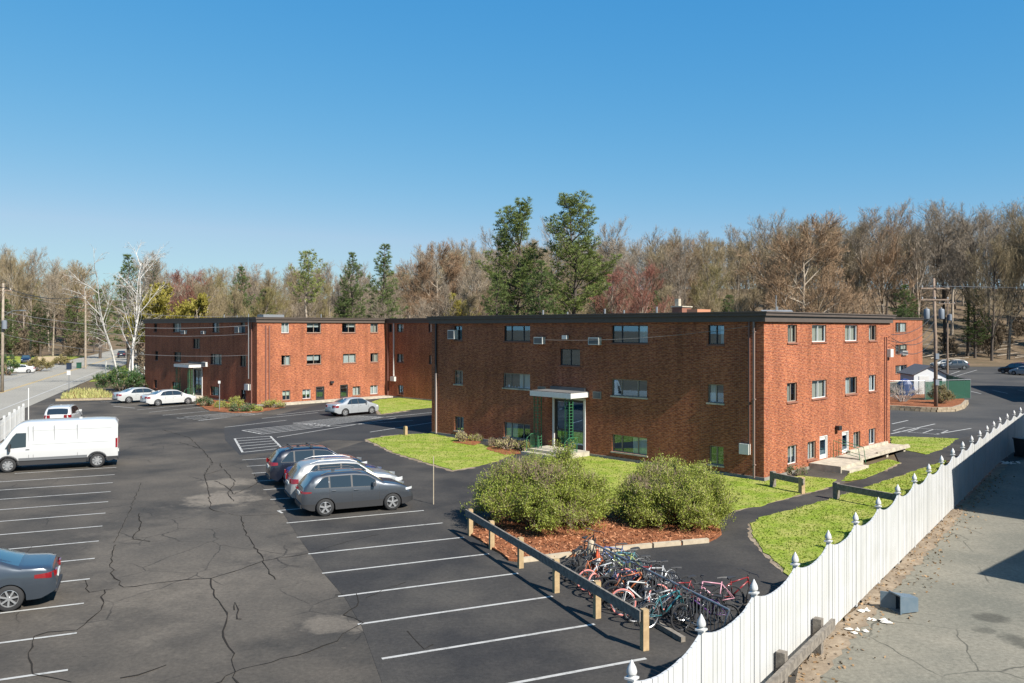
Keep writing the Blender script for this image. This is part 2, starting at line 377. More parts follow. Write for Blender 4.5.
# ------------------------------------------------------------------ sun, sky, camera
u = Vector((-.705, .709, 0)).normalized(); v = Vector((.709, .705, 0)).normalized()   # the two directions of the brick blocks
r_ = Vector((-.400, .9165, 0)); q_ = Vector((.9165, .400, 0))                         # rows / lines of the car park
SA = math.radians(2.6); EL = math.radians(41)
sd = (-u*math.cos(SA) - v*math.sin(SA))                                               # towards the sun, horizontally
SUN = Vector((sd.x*math.cos(EL), sd.y*math.cos(EL), math.sin(EL)))
w = bpy.data.worlds.new('World'); SC.world = w; w.use_nodes = True; t = w.node_tree
sk = t.nodes.new('ShaderNodeTexSky'); sk.sky_type = 'NISHITA'; sk.sun_disc = False
sk.sun_elevation = EL; sk.sun_rotation = math.atan2(SUN.x, SUN.y)
sk.air_density = 1.0; sk.dust_density = .1; sk.ozone_density = 4.5; sk.altitude = 100
# deepen the blue of the clear spring sky channel by channel
sp_ = t.nodes.new('ShaderNodeSeparateColor'); cb_ = t.nodes.new('ShaderNodeCombineColor'); t.links.new(sk.outputs[0], sp_.inputs[0])
for i_, (a_, g_) in enumerate(((.491, 1.438), (1.748, .612), (4.06, .26))):
    p1 = t.nodes.new('ShaderNodeMath'); p1.operation = 'POWER'; p1.inputs[1].default_value = g_
    p2 = t.nodes.new('ShaderNodeMath'); p2.operation = 'MULTIPLY'; p2.inputs[1].default_value = a_
    t.links.new(sp_.outputs[i_], p1.inputs[0]); t.links.new(p1.outputs[0], p2.inputs[0]); t.links.new(p2.outputs[0], cb_.inputs[i_])
lim = t.nodes.new('ShaderNodeMath'); lim.operation = 'MULTIPLY'; lim.inputs[1].default_value = .66
mn = t.nodes.new('ShaderNodeMath'); mn.operation = 'MINIMUM'
t.links.new(cb_.inputs['Green'].links[0].from_socket, lim.inputs[0]); t.links.new(cb_.inputs['Red'].links[0].from_socket, mn.inputs[0])
t.links.new(lim.outputs[0], mn.inputs[1]); t.links.new(mn.outputs[0], cb_.inputs['Red'])
t.links.new(cb_.outputs[0], t.nodes['Background'].inputs[0]); t.nodes['Background'].inputs[1].default_value = .0561
ld = bpy.data.lights.new('sun', 'SUN'); ld.energy = 5.0; ld.angle = math.radians(.53); ld.color = (1, .95, .87)
lo = bpy.data.objects.new('sun', ld); COL.objects.link(lo)
lo.rotation_euler = SUN.to_track_quat('Z', 'Y').to_euler(); lo.location = (40, -40, 60)
cd = bpy.data.cameras.new('camera'); cam = bpy.data.objects.new('camera', cd); COL.objects.link(cam)
cam.location = (0, 0, HC); cam.rotation_euler = (math.radians(90), 0, 0)
cd.sensor_width = 36; cd.lens = F/1024*36; cd.shift_y = -(341.5-HY)/1024; cd.clip_end = 5000; cd.clip_start = .1
SC.camera = cam
SC.view_settings.view_transform = 'Standard'; SC.view_settings.look = 'None'; SC.view_settings.gamma = 1; SC.view_settings.exposure = 1.05
SC.render.engine = 'CYCLES'

# ------------------------------------------------------------------ terrain and surfaces
def sstep(a, b, x):
    t_ = max(0, min(1, (x-a)/(b-a))); return t_*t_*(3-2*t_)
def road_x(Y): return -57.7 - .3665*(Y-93.6)
def hz(X, Y):
    left = sstep(-60, -100, X) if Y > 0 else 0
    start = 178 + 112*left
    if X > 30: start -= 15*sstep(30, 70, X)
    return 22*sstep(start, start+150, Y) + 30*sstep(400, 1500, Y)
gx = [-2500, -1200, -700] + list(range(-500, 501, 20)) + [700, 1200, 2500]
gy = [-200, -60, 0, 40, 80, 110] + list(range(130, 501, 12)) + [560, 650, 800, 1100, 1600, 2600, 4000]
mb = MB(); n = len(gx)
for y in gy:
    for x in gx: mb.v.append((x, y, hz(x, y)-.05))
for j in range(len(gy)-1):
    for i in range(n-1): mb.f.append((j*n+i, j*n+i+1, (j+1)*n+i+1, (j+1)*n+i)); mb.m.append(0)
tag(mb.build('ground', M['ground'], smooth=True), kind='structure')

def sheet(name, pts, z, m, thick=0.0, jag=0.0, step=.6, kind='structure', parent=None):
    pts = [Vector((p[0], p[1], 0)) for p in pts]
    if jag:
        q = []
        for i, a in enumerate(pts):
            b = pts[(i+1) % len(pts)]; k = max(1, min(80, int((b-a).length/step)))
            nrm = (b-a).cross(Vector((0, 0, 1))).normalized()
            for j in range(k): q.append(a.lerp(b, j/k) + nrm*R.uniform(-jag, jag)*(j > 0 or 1))
        pts = q
    bm = bmesh.new(); vs = [bm.verts.new((p.x, p.y, z)) for p in pts]; f = bm.faces.new(vs)
    if f.normal.z < 0: f.normal_flip()
    if thick:
        ex = bmesh.ops.extrude_face_region(bm, geom=[f])
        bmesh.ops.translate(bm, verts=[g for g in ex['geom'] if isinstance(g, bmesh.types.BMVert)], vec=(0, 0, 0))
        for g in vs: g.co.z = z - thick
        bmesh.ops.recalc_face_normals(bm, faces=bm.faces)
    bmesh.ops.triangulate(bm, faces=[f for f in bm.faces if len(f.verts) > 4])
    me = bpy.data.meshes.new(name); bm.to_mesh(me); bm.free(); me.materials.append(m)
    o = bpy.data.objects.new(name, me); COL.objects.link(o)
    if kind: o['kind'] = kind
    if parent: o.parent = parent
    return o

# car park asphalt (old, brown-grey, worn along the aisle) and newer black paths
def gp(px, py, rx, ry, s): p = G(px, py); return (p.x, p.y, rx, ry, s)
lot_m = asphalt_mat('old_asphalt', (.04, .037, .033), (.125, .106, .084), .16, .95,
    patches=[gp(222, 499, 1.5, 1.6, .8), gp(228, 483, 1.3, 1.2, .7), gp(215, 540, 4.2, 7, .22), gp(265, 590, 3, 4.5, .18), gp(335, 625, .9, .7, .5), gp(452, 655, .6, .4, .4)], crack=.7)
lot = [G(1200, 690), (8, 8, 0), (-30, 8, 0), (-36, 40, 0), (-46, 72.5, 0), (-60, 110, 0), (-50, 122, 0), (-38, 118, 0), (-10, 100, 0), (3, 84, 0), (40, 75, 0), (25, 40, 0)]
lot = [(4.5, 14), (2, 5), (-26, 5), (-27.5, 40), (-33.5, 56), (-42, 72), (-52, 98), (-44, 104), (-20, 100), (-8, 92), (4, 84), (16, 70), (24, 62), (22.5, 52), (14, 36)]
sheet('parking_lot', lot, 0.0, lot_m)
new_m = asphalt_mat('sealed_asphalt', (.034, .032, .031), (.09, .08, .067), .3, .75, rough=.9, spots=.4)
# newer seal coat: right-hand stalls, the walk round the island and the path past the block
stalls = [G(382, 683), G(362, 627), G(345, 598), G(325, 575), G(300, 539), G(290, 524), G(278, 505), G(268, 494), G(256, 476), G(246, 460),
          G(285, 452), G(330, 452), G(365, 441), G(395, 453), G(430, 464), G(450, 471), G(500, 462), G(530, 448), G(560, 452), G(640, 470), G(745, 508), G(786, 498),
          G(829, 487.5), G(864, 479), G(900, 464), G(893, 449), G(892, 447), G(926, 454), G(945, 449), G(957, 439), G(990, 432), (34, 55), G(944, 462), (12, 26.8), (7.5, 20), (2.5, 13.2), (-1, 13)]
sheet('sealed_walkway', [(p[0], p[1]) for p in stalls], .006, new_m)
court = [G(224, 428), G(300, 409), G(340, 400), G(376, 397), G(433, 400), G(433, 433), G(403, 436), G(367, 441), G(330, 440), G(300, 446), G(285, 451), G(240, 455), G(225, 440)]
sheet('courtyard_parking', [(p[0], p[1]) for p in court], .0045, asphalt_mat('court_asphalt', (.033, .033, .034), (.06, .057, .053), .2, .8))
# access road and parking on the far right
far = [(22, 52.5), (25, 57), (30, 66), (32, 80), (33, 100), (38, 118), (46, 134), (62, 150), (80, 156), (130, 160), (150, 120), (110, 60), (36, 52), (27, 45)]
sheet('access_road', far, .001, asphalt_mat('road_asphalt', (.05, .049, .048), (.11, .1, .088), .1, .8))
# old pale drive right of the white fence
drv = [(3.0, 11.0), (7.1, 19.05), (26, 44.3), (33, 52.3), (60, 52), (60, -20), (3, -20)]
drive_m = asphalt_mat('pale_old_asphalt', (.17, .163, .13), (.27, .245, .19), .25, .9, patches=[gp(992, 617, .5, .35, -.85), gp(1022, 642, .4, .6, -.8), gp(985, 630, .3, .2, -.6)], crack=.9, rough=.95)
sheet('driveway', drv, -.012, drive_m)
# public road on the left
def rp(Y, off): return (road_x(Y)+off*1.065, Y)
road_m = asphalt_mat('public_road', (.3, .28, .24), (.38, .355, .3), .05, .8, rough=.95)
sheet('road', [rp(20, 6.4), rp(292, 6.4), rp(292, -7.4), rp(20, -7.4)], .0, road_m)
mb = MB()
for off in (-.14, .14):
    a, b = rp(20, off-.06), rp(292, off-.06); c, d = rp(292, off+.06), rp(20, off+.06)
    mb.add([(*a, .006), (*b, .006), (*c, .006), (*d, .006)], [(0, 3, 2, 1)])
tag(mb.build('road_centre_line', M['yellow']), kind='structure')
mb = MB()
for off in (4.6, -4.6):
    a, b = rp(20, off-.08), rp(292, off-.08); c, d = rp(292, off+.08), rp(20, off+.08)
    mb.add([(*a, .006), (*b, .006), (*c, .006), (*d, .006)], [(0, 3, 2, 1)])
tag(mb.build('road_edge_line', M['line']), kind='structure')
# forecourt apron between road and car park
sheet('lot_entrance', [rp(60, 6.3), rp(110, 6.3), (-51.9, 98), (-42, 72), (-35.5, 60)], .002, lot_m)
sheet('side_street', [rp(118, -7.3), rp(134, -7.3), (-130, 146), (-135, 122)], .002, road_m)
sheet('house_driveway', [rp(150, -7.3), rp(163, -7.3), (-120, 175), (-124, 160)], .004, road_m)

# lawns
LAWNS = {
 'entrance': [G(367, 440), G(385, 437), G(403, 435), G(431, 433.8), G(452, 438), G(478, 444), G(500, 449), G(520, 452), G(498, 461), G(474, 467), G(453, 470.5), G(430, 464), G(395, 453)],
 'front': [G(548, 451), G(600, 458), G(660, 467), G(715, 475), G(764, 482), G(775, 480), G(800, 476), G(835, 480), G(829, 487.5), G(786, 498.5), G(760, 506.5), G(735, 511), G(716, 521), G(640, 517), G(560, 512), G(530, 490)],
 'stoop': [G(843, 481), G(850, 472), G(888, 459.5), G(899.5, 463), G(884, 471), G(864, 479)],
 'fence': [G(750, 524), G(760, 518.5), G(786, 512), G(823, 501.5), G(868.5, 487), G(905, 475), G(936, 464), G(946, 461), (13.2, 27.6), (9.3, 22.4), (7.2, 19.5), G(786, 573), G(765, 553), G(752, 537)],
 'corner': [G(890.5, 437), G(920, 437.5), G(957, 439), G(943, 449), G(926, 454.5), G(892, 448)],
 'court': [G(372, 402), G(380, 399.5), G(404, 397.5), G(432, 400), G(434, 407.5), G(410, 410), G(381, 414)],
 'road_side': [rp(112, -8), rp(140, -8.5), rp(150, -8), (-108, 158), (-100, 145), (-84, 130)],
 'house': [rp(163, -8), rp(215, -8), (-150, 215), (-122, 176)],
 'verge': [rp(113, 6.8), rp(160, 6.8), (-60, 150), (-50, 122)],
 'far_right': [(84, 172), (88, 184), (110, 186), (135, 178), (130, 170)],
}
for k, pts in LAWNS.items():
    sheet('lawn', [(p[0], p[1]) for p in pts], .035 if k not in ('verge', 'far_right') else .05, M['grass'], thick=.05, jag=.09, step=.35)
# grass blades growing at the near lawns: one object
from mathutils.geometry import tessellate_polygon
mb = MB()
def scatter(poly, dens):
    P = [Vector((p[0], p[1], 0)) for p in poly]
    for tri in tessellate_polygon([P]):
        a, b, c = (P[i] for i in tri); A = (b-a).cross(c-a).length/2; k = int(A*dens)
        for _ in range(k):
            s1, s2 = R.random(), R.random()
            if s1+s2 > 1: s1, s2 = 1-s1, 1-s2
            yield a+(b-a)*s1+(c-a)*s2
for k, dens in (('entrance', 80), ('front', 80), ('stoop', 120), ('fence', 150), ('corner', 60), ('court', 30)):
    for p in scatter(LAWNS[k], dens):
        a = R.uniform(0, 6.28); L_ = R.uniform(.02, .05); h = R.uniform(.015, .045)*(1 if R.random() < .93 else 1.8)
        dx, dy = math.cos(a)*L_, math.sin(a)*L_; e, g = R.uniform(-.04, .04), R.uniform(-.04, .04)
        mb.add([(p.x-dx, p.y-dy, .03), (p.x+dx, p.y+dy, .03), (p.x+e, p.y+g, .035+h)], [(0, 1, 2)])
tag(mb.build('grass', M['grassb']), 'short fresh green grass growing on the lawns round the brick building', 'grass', kind='stuff')

# worn dirt edges along the lawns and the foot of the fence
def strip(name, pts, w_, z, m, jit=0, parent=None, closed=False):
    pts = [Vector((p[0], p[1], 0)) for p in pts]; q = [pts[0]]
    for a, b in zip(pts, pts[1:]):
        k = max(1, int((b-a).length/.25)) if jit else 1
        q += [a.lerp(b, (j+1)/k) for j in range(k)]
    mb = MB()
    for i, p in enumerate(q):
        d = (q[min(i+1, len(q)-1)]-q[max(0, i-1)]).normalized(); nn = Vector((-d.y, d.x, 0))
        a = w_/2*(1+R.uniform(-jit, jit)); b = w_/2*(1+R.uniform(-jit, jit)); o = nn*R.uniform(-jit, jit)*.06
        mb.v += [tuple(p+nn*a+o+Vector((0, 0, z))), tuple(p-nn*b+o+Vector((0, 0, z)))]
        if i: k = 2*i; mb.f.append((k-2, k-1, k+1, k)); mb.m.append(0)
    return mb.build(name, m, parent)
for pts, w_ in (([G(367, 440), G(395, 453.5), G(430, 464.5), G(453, 471), G(474, 467.5)], .35), ([G(750, 524), G(752, 537), G(765, 553), G(786, 573)], .2), ([G(372, 402), G(381, 414.5), G(410, 411)], .5),
                ([G(823, 502), G(868, 487.5), G(936, 464.5)], .15), ([G(829, 488), G(786, 499), G(735, 511.5)], .15), ([G(884, 471.3), G(899.5, 463.2), G(888, 459.5)], .2), ([G(367, 440), G(385, 436.6), G(403, 434.8)], .5)):
    tag(strip('bare_soil', pts, w_, .0125, M['dirt'], .6), kind='structure')

# ------------------------------------------------------------------ paint on the car park
LN = MB()
def line(a, b, w_=.1, z=.0105):
    a, b = Vector((a[0], a[1], 0)), Vector((b[0], b[1], 0)); d = (b-a).normalized(); nn = Vector((-d.y, d.x, 0))*w_/2
    LN.add([a+nn+Vector((0, 0, z)), b+nn+Vector((0, 0, z)), b-nn+Vector((0, 0, z)), a-nn+Vector((0, 0, z))], [(0, 3, 2, 1)])
R0 = Vector((-2.87, 18.3, 0)); Lf0 = Vector((-9.47, 17.7, 0))
for k in range(-2, 14):
    p = R0 + r_*2.315*k
    a = p
    if k == 7: continue
    line(a, a + q_*(5.35 if k < 8 else 4.9), .1)
pL = R0 + r_*2.315*7; line(pL, pL+q_*1.2); line(pL, pL-r_*.55+q_*.1)
for k in range(-2, 15):
    p = Lf0 + r_*2.34*k; line(p, p - q_*(6.2 if k < 12 else 4.6), .1)
def pl(a, b, w_=.12): line(G(*a), G(*b), w_)
def hatch(c, n_, w_=.13):       # c: four pixel corners; stripes run from edge 0-3 to edge 1-2
    P = [G(*p) for p in c]
    for i in range(4): line(P[i], P[(i+1) % 4], w_)
    for i in range(1, n_):
        t_ = i/n_; line(P[0].lerp(P[3], t_), P[1].lerp(P[2], t_), w_)
hatch([(234.7, 438.7), (270.3, 436.3), (282, 448.3), (242.6, 452.5)], 5)
hatch([(242, 430.5), (312, 423.2), (352, 427.5), (277, 437.5)][:2]+[(330, 426.0), (262, 434.2)], 4)
hatch([(293, 423.2), (357, 415.8), (385, 417.2), (322, 426.2)], 7, .1)
for a, b in (((224.6, 427.4), (286.6, 420.3)), ((262, 418.5), (318, 412.7)), ((277, 415), (330, 409.5)), ((277, 437.5), (396, 418)), ((320, 427), (413, 420.5)), ((370, 432.2), (433, 422.5)),
             ((372, 418.5), (432, 412.6)), ((137, 410), (198, 404)), ((149, 412.4), (214, 406)), ((162.4, 415.4), (238, 408.4)), ((184, 417), (250, 411)), ((176.5, 418), (200, 420.6)), ((200, 420.6), (262, 413.8)),
             ((113, 406.2), (135, 408.2)), ((100, 402), (118, 401)), ((111, 404.5), (150, 401))):
    pl(a, b)
hatch([(180, 418.3), (196, 416.8), (214, 418.9), (198, 420.4)], 3, .1)
hatch([(196, 416.8), (240, 412.4), (256, 414.6), (214, 418.9)], 4, .09)
# access road stalls on the right
for a, b in (((892, 424), (908, 420.5)), ((891, 434), (935, 424)), ((935, 434.5), (971, 428.5)), ((953, 377), (977, 370)), ((940, 378), (960, 371))): pl(a, b, .14)
hatch([(893, 431), (905, 427.5), (948, 430.5), (938, 434.5)], 3, .1)
for k in range(6): p = Vector((52, 92, 0))+Vector((3.2*k, .4*k, 0)); line(p, p+Vector((1.2, 5, 0)), .13)
LN.v = [(x, y, z) for x, y, z in LN.v]
tag(LN.build('parking_lines', M['line']), kind='structure')

# sealed cracks traced from the photograph
CR = [[(415,28),(470,45),(495,75),(475,105),(485,140),(490,185),(530,195)], [(530,195),(560,200),(575,245),(605,290),(620,320),(650,357)],
 [(720,288),(610,305),(545,330),(490,345),(400,352),(290,367),(262,340),(258,300),(268,262)], [(490,345),(500,390),(530,425),(522,480),(540,520),(543,565),(560,620)],
 [(480,600),(560,560),(690,525),(780,490),(840,450),(800,430),(835,410),(830,380),(790,385),(760,382)], [(245,372),(235,420),(180,465),(110,470),(80,480),(65,520),(80,570),(200,589)],
 [(280,580),(350,560),(410,537)], [(323,195),(325,225),(308,255),(330,258),(365,262)], [(950,470),(985,510),(1024,490)], [(500,118),(530,135),(545,150),(600,125),(590,100)],
 [(200,350),(205,378),(290,367)], [(472,105),(520,92),(548,120),(530,150),(548,170)], [(485,75),(510,78),(520,92)], [(720,288),(800,262),(900,240)], [(268,262),(300,190),(330,120)], [(545,420),(550,400),(553,440),(570,440)],
 [(850,390),(900,370),(960,350)], [(560,200),(640,196),(690,190)], [(870,150),(940,160),(1000,170)], [(60,285),(75,270),(150,262)], [(380,0),(440,18),(470,45)]]
mb = MB()
def crk(pts, w0):
    q = []
    for a, b in zip(pts, pts[1:]):
        A, B = G(a[0]/2.327, 430+a[1]/2.327), G(b[0]/2.327, 430+b[1]/2.327)
        k = max(2, int((B-A).length/.3))
        for j in range(k): q.append(A.lerp(B, j/k) + Vector((R.gauss(0, .03), R.gauss(0, .03), 0)))
    base = len(mb.v)
    for i, p in enumerate(q):
        d = (q[min(i+1, len(q)-1)]-q[max(0, i-1)])
        d = d.normalized() if d.length > 1e-5 else Vector((1, 0, 0)); nn = Vector((-d.y, d.x, 0)); ww = w0*R.uniform(.35, 1.3)
        mb.v += [(p.x+nn.x*ww, p.y+nn.y*ww, .0135), (p.x-nn.x*ww, p.y-nn.y*ww, .0135)]
        if i: k = base+2*i; mb.f.append((k-2, k-1, k+1, k)); mb.m.append(0)
for i, c in enumerate(CR): crk(c, .018 if i not in (13, 14, 16, 17, 18, 19) else .01)
tag(mb.build('asphalt_cracks', M['tar']), kind='structure')

# ------------------------------------------------------------------ brick buildings
class Face:
    """one facade: origin O (ground), direction d, outward normal n, length L; maps photographed pixels to (s, z)"""
    def __init__(s, O, d, n, L, H): s.O = Vector(O); s.d = d; s.n = n; s.L = L; s.H = H; s.op = []
    def sz(s, px, py):
        k = (px-512)/F   # O.x+s d.x = k (O.y+s d.y)
        t_ = (k*s.O.y - s.O.x)/(s.d.x - k*s.d.y); Y = s.O.y + t_*s.d.y
        return t_, HC-(py-HY)*Y/F
    def rect(s, x0, y0, x1, y1):
        xm = (x0+x1)/2
        a, _ = s.sz(x0, y0); b, _ = s.sz(x1, y0); _, zt = s.sz(xm, y0); _, zb = s.sz(xm, y1)
        if a > b: a, b = b, a
        return [a, b, zb, zt]
    def P(s, t_, z, out=0): p = s.O + s.d*t_ + s.n*out; return Vector((p.x, p.y, z))
def median(l): l = sorted(l); return l[len(l)//2]

def facade(mb, uvs, fc, openings, depth=.14, z0=-.1):
    ss = sorted({0, fc.L} | {o[0] for o in openings} | {o[1] for o in openings}); zs = sorted({z0, fc.H} | {o[2] for o in openings} | {o[3] for o in openings})
    def quad(pts, uv, nrm):
        b = len(mb.v); a = [Vector(p) for p in pts]
        if (a[1]-a[0]).cross(a[2]-a[0]).dot(nrm) < 0: a.reverse(); uv = uv[::-1]
        mb.v += [tuple(p) for p in a]; mb.f.append((b, b+1, b+2, b+3)); mb.m.append(0); uvs.extend(uv)
    for i in range(len(ss)-1):
        for j in range(len(zs)-1):
            a, b, c, d = ss[i], ss[i+1], zs[j], zs[j+1]; cx, cz = (a+b)/2, (c+d)/2
            if b-a < 1e-4 or d-c < 1e-4: continue
            if any(o[0] < cx < o[1] and o[2] < cz < o[3] for o in openings): continue
            quad([fc.P(a, c), fc.P(b, c), fc.P(b, d), fc.P(a, d)], [(a, c), (b, c), (b, d), (a, d)], fc.n)
    for a, b, c, d in openings:
        for (p, q, r, s_, nrm, uv) in ((fc.P(a, c), fc.P(a, d), fc.P(a, d, -depth), fc.P(a, c, -depth), fc.d, [(0, c), (0, d), (.1, d), (.1, c)]),
                                   (fc.P(b, c), fc.P(b, d), fc.P(b, d, -depth), fc.P(b, c, -depth), -fc.d, [(0, c), (0, d), (.1, d), (.1, c)]),
                                   (fc.P(a, d), fc.P(b, d), fc.P(b, d, -depth), fc.P(a, d, -depth), Vector((0, 0, -1)), [(a, 0), (b, 0), (b, .1), (a, .1)]),
                                   (fc.P(a, c), fc.P(b, c), fc.P(b, c, -depth), fc.P(a, c, -depth), Vector((0, 0, 1)), [(a, 0), (b, 0), (b, .1), (a, .1)])):
            quad([p, q, r, s_], uv, nrm)

def fbox(mb, fc, s0, s1, z0, z1, o0, o1, mi=0):
    """box lying on a facade between outward offsets o0..o1"""
    vs = [fc.P(a, z, o) for z in (z0, z1) for o in (o0, o1) for a in (s0, s1)]
    mb.add(vs, [(0, 2, 3, 1), (4, 5, 7, 6), (0, 1, 5, 4), (2, 6, 7, 3), (0, 4, 6, 2), (1, 3, 7, 5)], mi)

def window(root, fc, o, frame, depth=.14, sash=None, curtain=None, sill=True, sillm=None):
    a, b, c, d = o; w_ = b-a; n = sash or (3 if w_ > 1.75 else 2); fw = .045
    mb = MB(); i0, i1 = -depth+.005, -depth+.065
    fbox(mb, fc, a, a+fw, c, d, i0, i1); fbox(mb, fc, b-fw, b, c, d, i0, i1)
    fbox(mb, fc, a+fw, b-fw, c, c+fw, i0, i1); fbox(mb, fc, a+fw, b-fw, d-fw, d, i0, i1)
    cuts = [a+w_*k/n for k in range(1, n)] if n != 3 else [a+w_*.27, a+w_*.73]
    for x in cuts: fbox(mb, fc, x-.025, x+.025, c+fw, d-fw, i0+.002, i1-.004)
    wd = mb.build('window', frame, root)
    mb = MB(); mb.add([fc.P(a+fw, c+fw, -depth+.02), fc.P(b-fw, c+fw, -depth+.02), fc.P(b-fw, d-fw, -depth+.02), fc.P(a+fw, d-fw, -depth+.02)], [(0, 1, 2, 3)]); mb.build('pane', M['glass'], wd)
    cov = curtain if curtain is not None else R.choice((1, 1, .5, .7, .35, .8))
    mb = MB(); fbox(mb, fc, a-.2, b+.2, c-.1, d+.1, -depth-.75, -depth-.7); mb.build('unlit_room_sheet', M['dark_room'], wd)  # dark sheet painting the unlit room behind the glass
    if cov > 0:
        mb = MB(); s0 = a+.03; s1 = a+.03+(w_-.06)*cov
        if R.random() < .5 and cov < 1: s0, s1 = b-.03-(w_-.06)*cov, b-.03
        k = max(4, int((s1-s0)/.07)); pts = [(s0+(s1-s0)*i/k, -depth-.06-.025*(i % 2)) for i in range(k+1)]
        zlow = c+.01 if R.random() < .75 else c+(d-c)*R.uniform(.25, .6)
        for i in range(k):
            mb.add([fc.P(pts[i][0], zlow, pts[i][1]), fc.P(pts[i+1][0], zlow, pts[i+1][1]), fc.P(pts[i+1][0], d, pts[i+1][1]), fc.P(pts[i][0], d, pts[i][1])], [(0, 1, 2, 3)])
        mb.build('curtain', R.choice((M['curtain'], M['curtain'], M['curtain2'])), wd)
    if sill:
        mb = MB(); fbox(mb, fc, a-.06, b+.06, c-.08, c-.003, -.09, .055); mb.build('sill', sillm or M['sill'], wd)
    return wd

def ac_unit(root, fc, o):
    a, b, c, d = o; mb = MB(); fbox(mb, fc, a, b, c, d, -.1, .26); ac = mb.build('air_conditioner', M['ac'], root)
    mb = MB(); fbox(mb, fc, a+.05, b-.05, c+.05, d-.05, .262, .272); 
    g = mb.build('grille', M['grille'], ac)
def lamp(root, fc, s, z, white=False):
    mb = MB(); fbox(mb, fc, s-.12, s+.12, z-.1, z+.1, 0, .1); fbox(mb, fc, s-.18, s+.18, z-.13, z+.1, .1, .26)
    mb.build('wall_lamp', M['white_paint'] if white else M['dark_metal'], root)
def downspout(root, fc, s, z0, z1, m, w_=.09, out=.15):
    mb = MB(); fbox(mb, fc, s-w_/2, s+w_/2, z0, z1, out-w_, out)
    for z in (z0+.6, (z0+z1)/2, z1-.5): fbox(mb, fc, s-w_/2-.02, s+w_/2+.02, z, z+.05, 0, out+.006)
    mb.build('downspout', m, root)

def block(name, A, B, depth, H, label, faces_ops, group=None, fas=.5, cat='apartment building'):
    """A = near corner, front face runs from A along u to B=length; right face runs from A along v."""
    L_ = B; root = empty(name, A, 0, label, cat, group)
    A = Vector(A); fr = Face(A, u, -v, L_, H-fas+.05); rt = Face(A, v, -u, depth, H-fas+.05)
    bk = Face(A+v*depth, u, v, L_, H-fas+.05); lf = Face(A+u*L_, v, u, depth, H-fas+.05)
    mb = MB(); uvs = []
    facade(mb, uvs, fr, faces_ops[0]); facade(mb, uvs, rt, faces_ops[1])
    facade(mb, uvs, bk, faces_ops[2] if len(faces_ops) > 2 else []); facade(mb, uvs, lf, faces_ops[3] if len(faces_ops) > 3 else [])
    o = mb.build('wall', M['brick'])
    ul = o.data.uv_layers.new(name='UVMap'); ul.data.foreach_set('uv', [c for q in uvs for c in q])
    o.parent = root; o.matrix_parent_inverse = Matrix.Translation(-A)
    def fix(o): o.parent = root; o.matrix_parent_inverse = Matrix.Translation(-A); return o
    # floor slab inside, foundation strip, fascia in two stepped bands, roof
    def ring(e0, e1, z0, z1):      # boxes round the block from inset e0 to outset e1
        mb = MB()
        def P(s, t_): return A+u*s+v*t_
        o_ = [P(-e1, -e1), P(L_+e1, -e1), P(L_+e1, depth+e1), P(-e1, depth+e1)]; i_ = [P(e0, e0), P(L_-e0, e0), P(L_-e0, depth-e0), P(e0, depth-e0)]
        vs = [Vector((p.x, p.y, z)) for z in (z0, z1) for p in o_+i_]
        fs = []
        for i in range(4):
            j = (i+1) % 4
            fs += [(i, j, 8+j, 8+i), (4+i, 12+i, 12+j, 4+j), (8+i, 8+j, 12+j, 12+i), (i, 4+i, 4+j, j)]
        mb.add(vs, fs); return mb
    fix(ring(.02, .05, -.1, .16).build('foundation', M['foundation'], recalc=True))
    fix(ring(.25, .13, H-fas, H-fas*.42).build('fascia', M['fascia'], recalc=True))
    g = fix(ring(.25, .24, H-fas*.42+.002, H-.06).build('cornice', M['fascia'], recalc=True))
    fix(ring(.2, .3, H-.058, H).build('roof_edge', M['fascia'], recalc=True))
    mb = MB(); P = [A+u*s+v*t_ for s, t_ in ((.2, .2), (L_-.2, .2), (L_-.2, depth-.2), (.2, depth-.2))]
    mb.prism([(p.x, p.y) for p in P], H-.3, H-.08); fix(mb.build('roof', M['roof'], recalc=True))
    return root, fr, rt, bk, lf, fix

def rows(fc, rws):
    out = []
    for rw in rws:
        rc = [fc.rect(*q) for q in rw]
        zt = median([q[3] for q in rc]); zb = median([q[2] for q in rc])
        out.append([[q[0], q[1], zb, zt] for q in rc])
    return out

class Fixer:     # parents built parts under a root that has a location, keeping world coordinates
    pass
def reparent_children(root):
    T = Matrix.Translation(-Vector(root.location))
    for o in bpy.data.objects:
        if o.parent == root and o.matrix_parent_inverse == Matrix.Identity(4): o.matrix_parent_inverse = T

# ---- near block
A1 = Vector((12.02, 39.6, 0)); L1, D1, H1 = 24.9, 15.5, 8.1
f1 = Face(A1, u, -v, L1, H1); g1 = Face(A1, v, -u, D1, H1)
N_front = rows(f1, [[(504, 325.5, 530, 344.5), (611.7, 325.5, 647.7, 347), (708, 325, 724, 344.5), (454, 326, 462, 338)],
                    [(454.4, 371, 462.6, 384), (503, 372.6, 530, 392.5), (611.7, 379.6, 647, 402.5), (707.7, 385, 723.5, 403)],
                    [(454.7, 417, 463.6, 430.7), (504, 423.6, 530, 439), (612, 436, 647, 453.6), (709, 446, 723.5, 465)]])
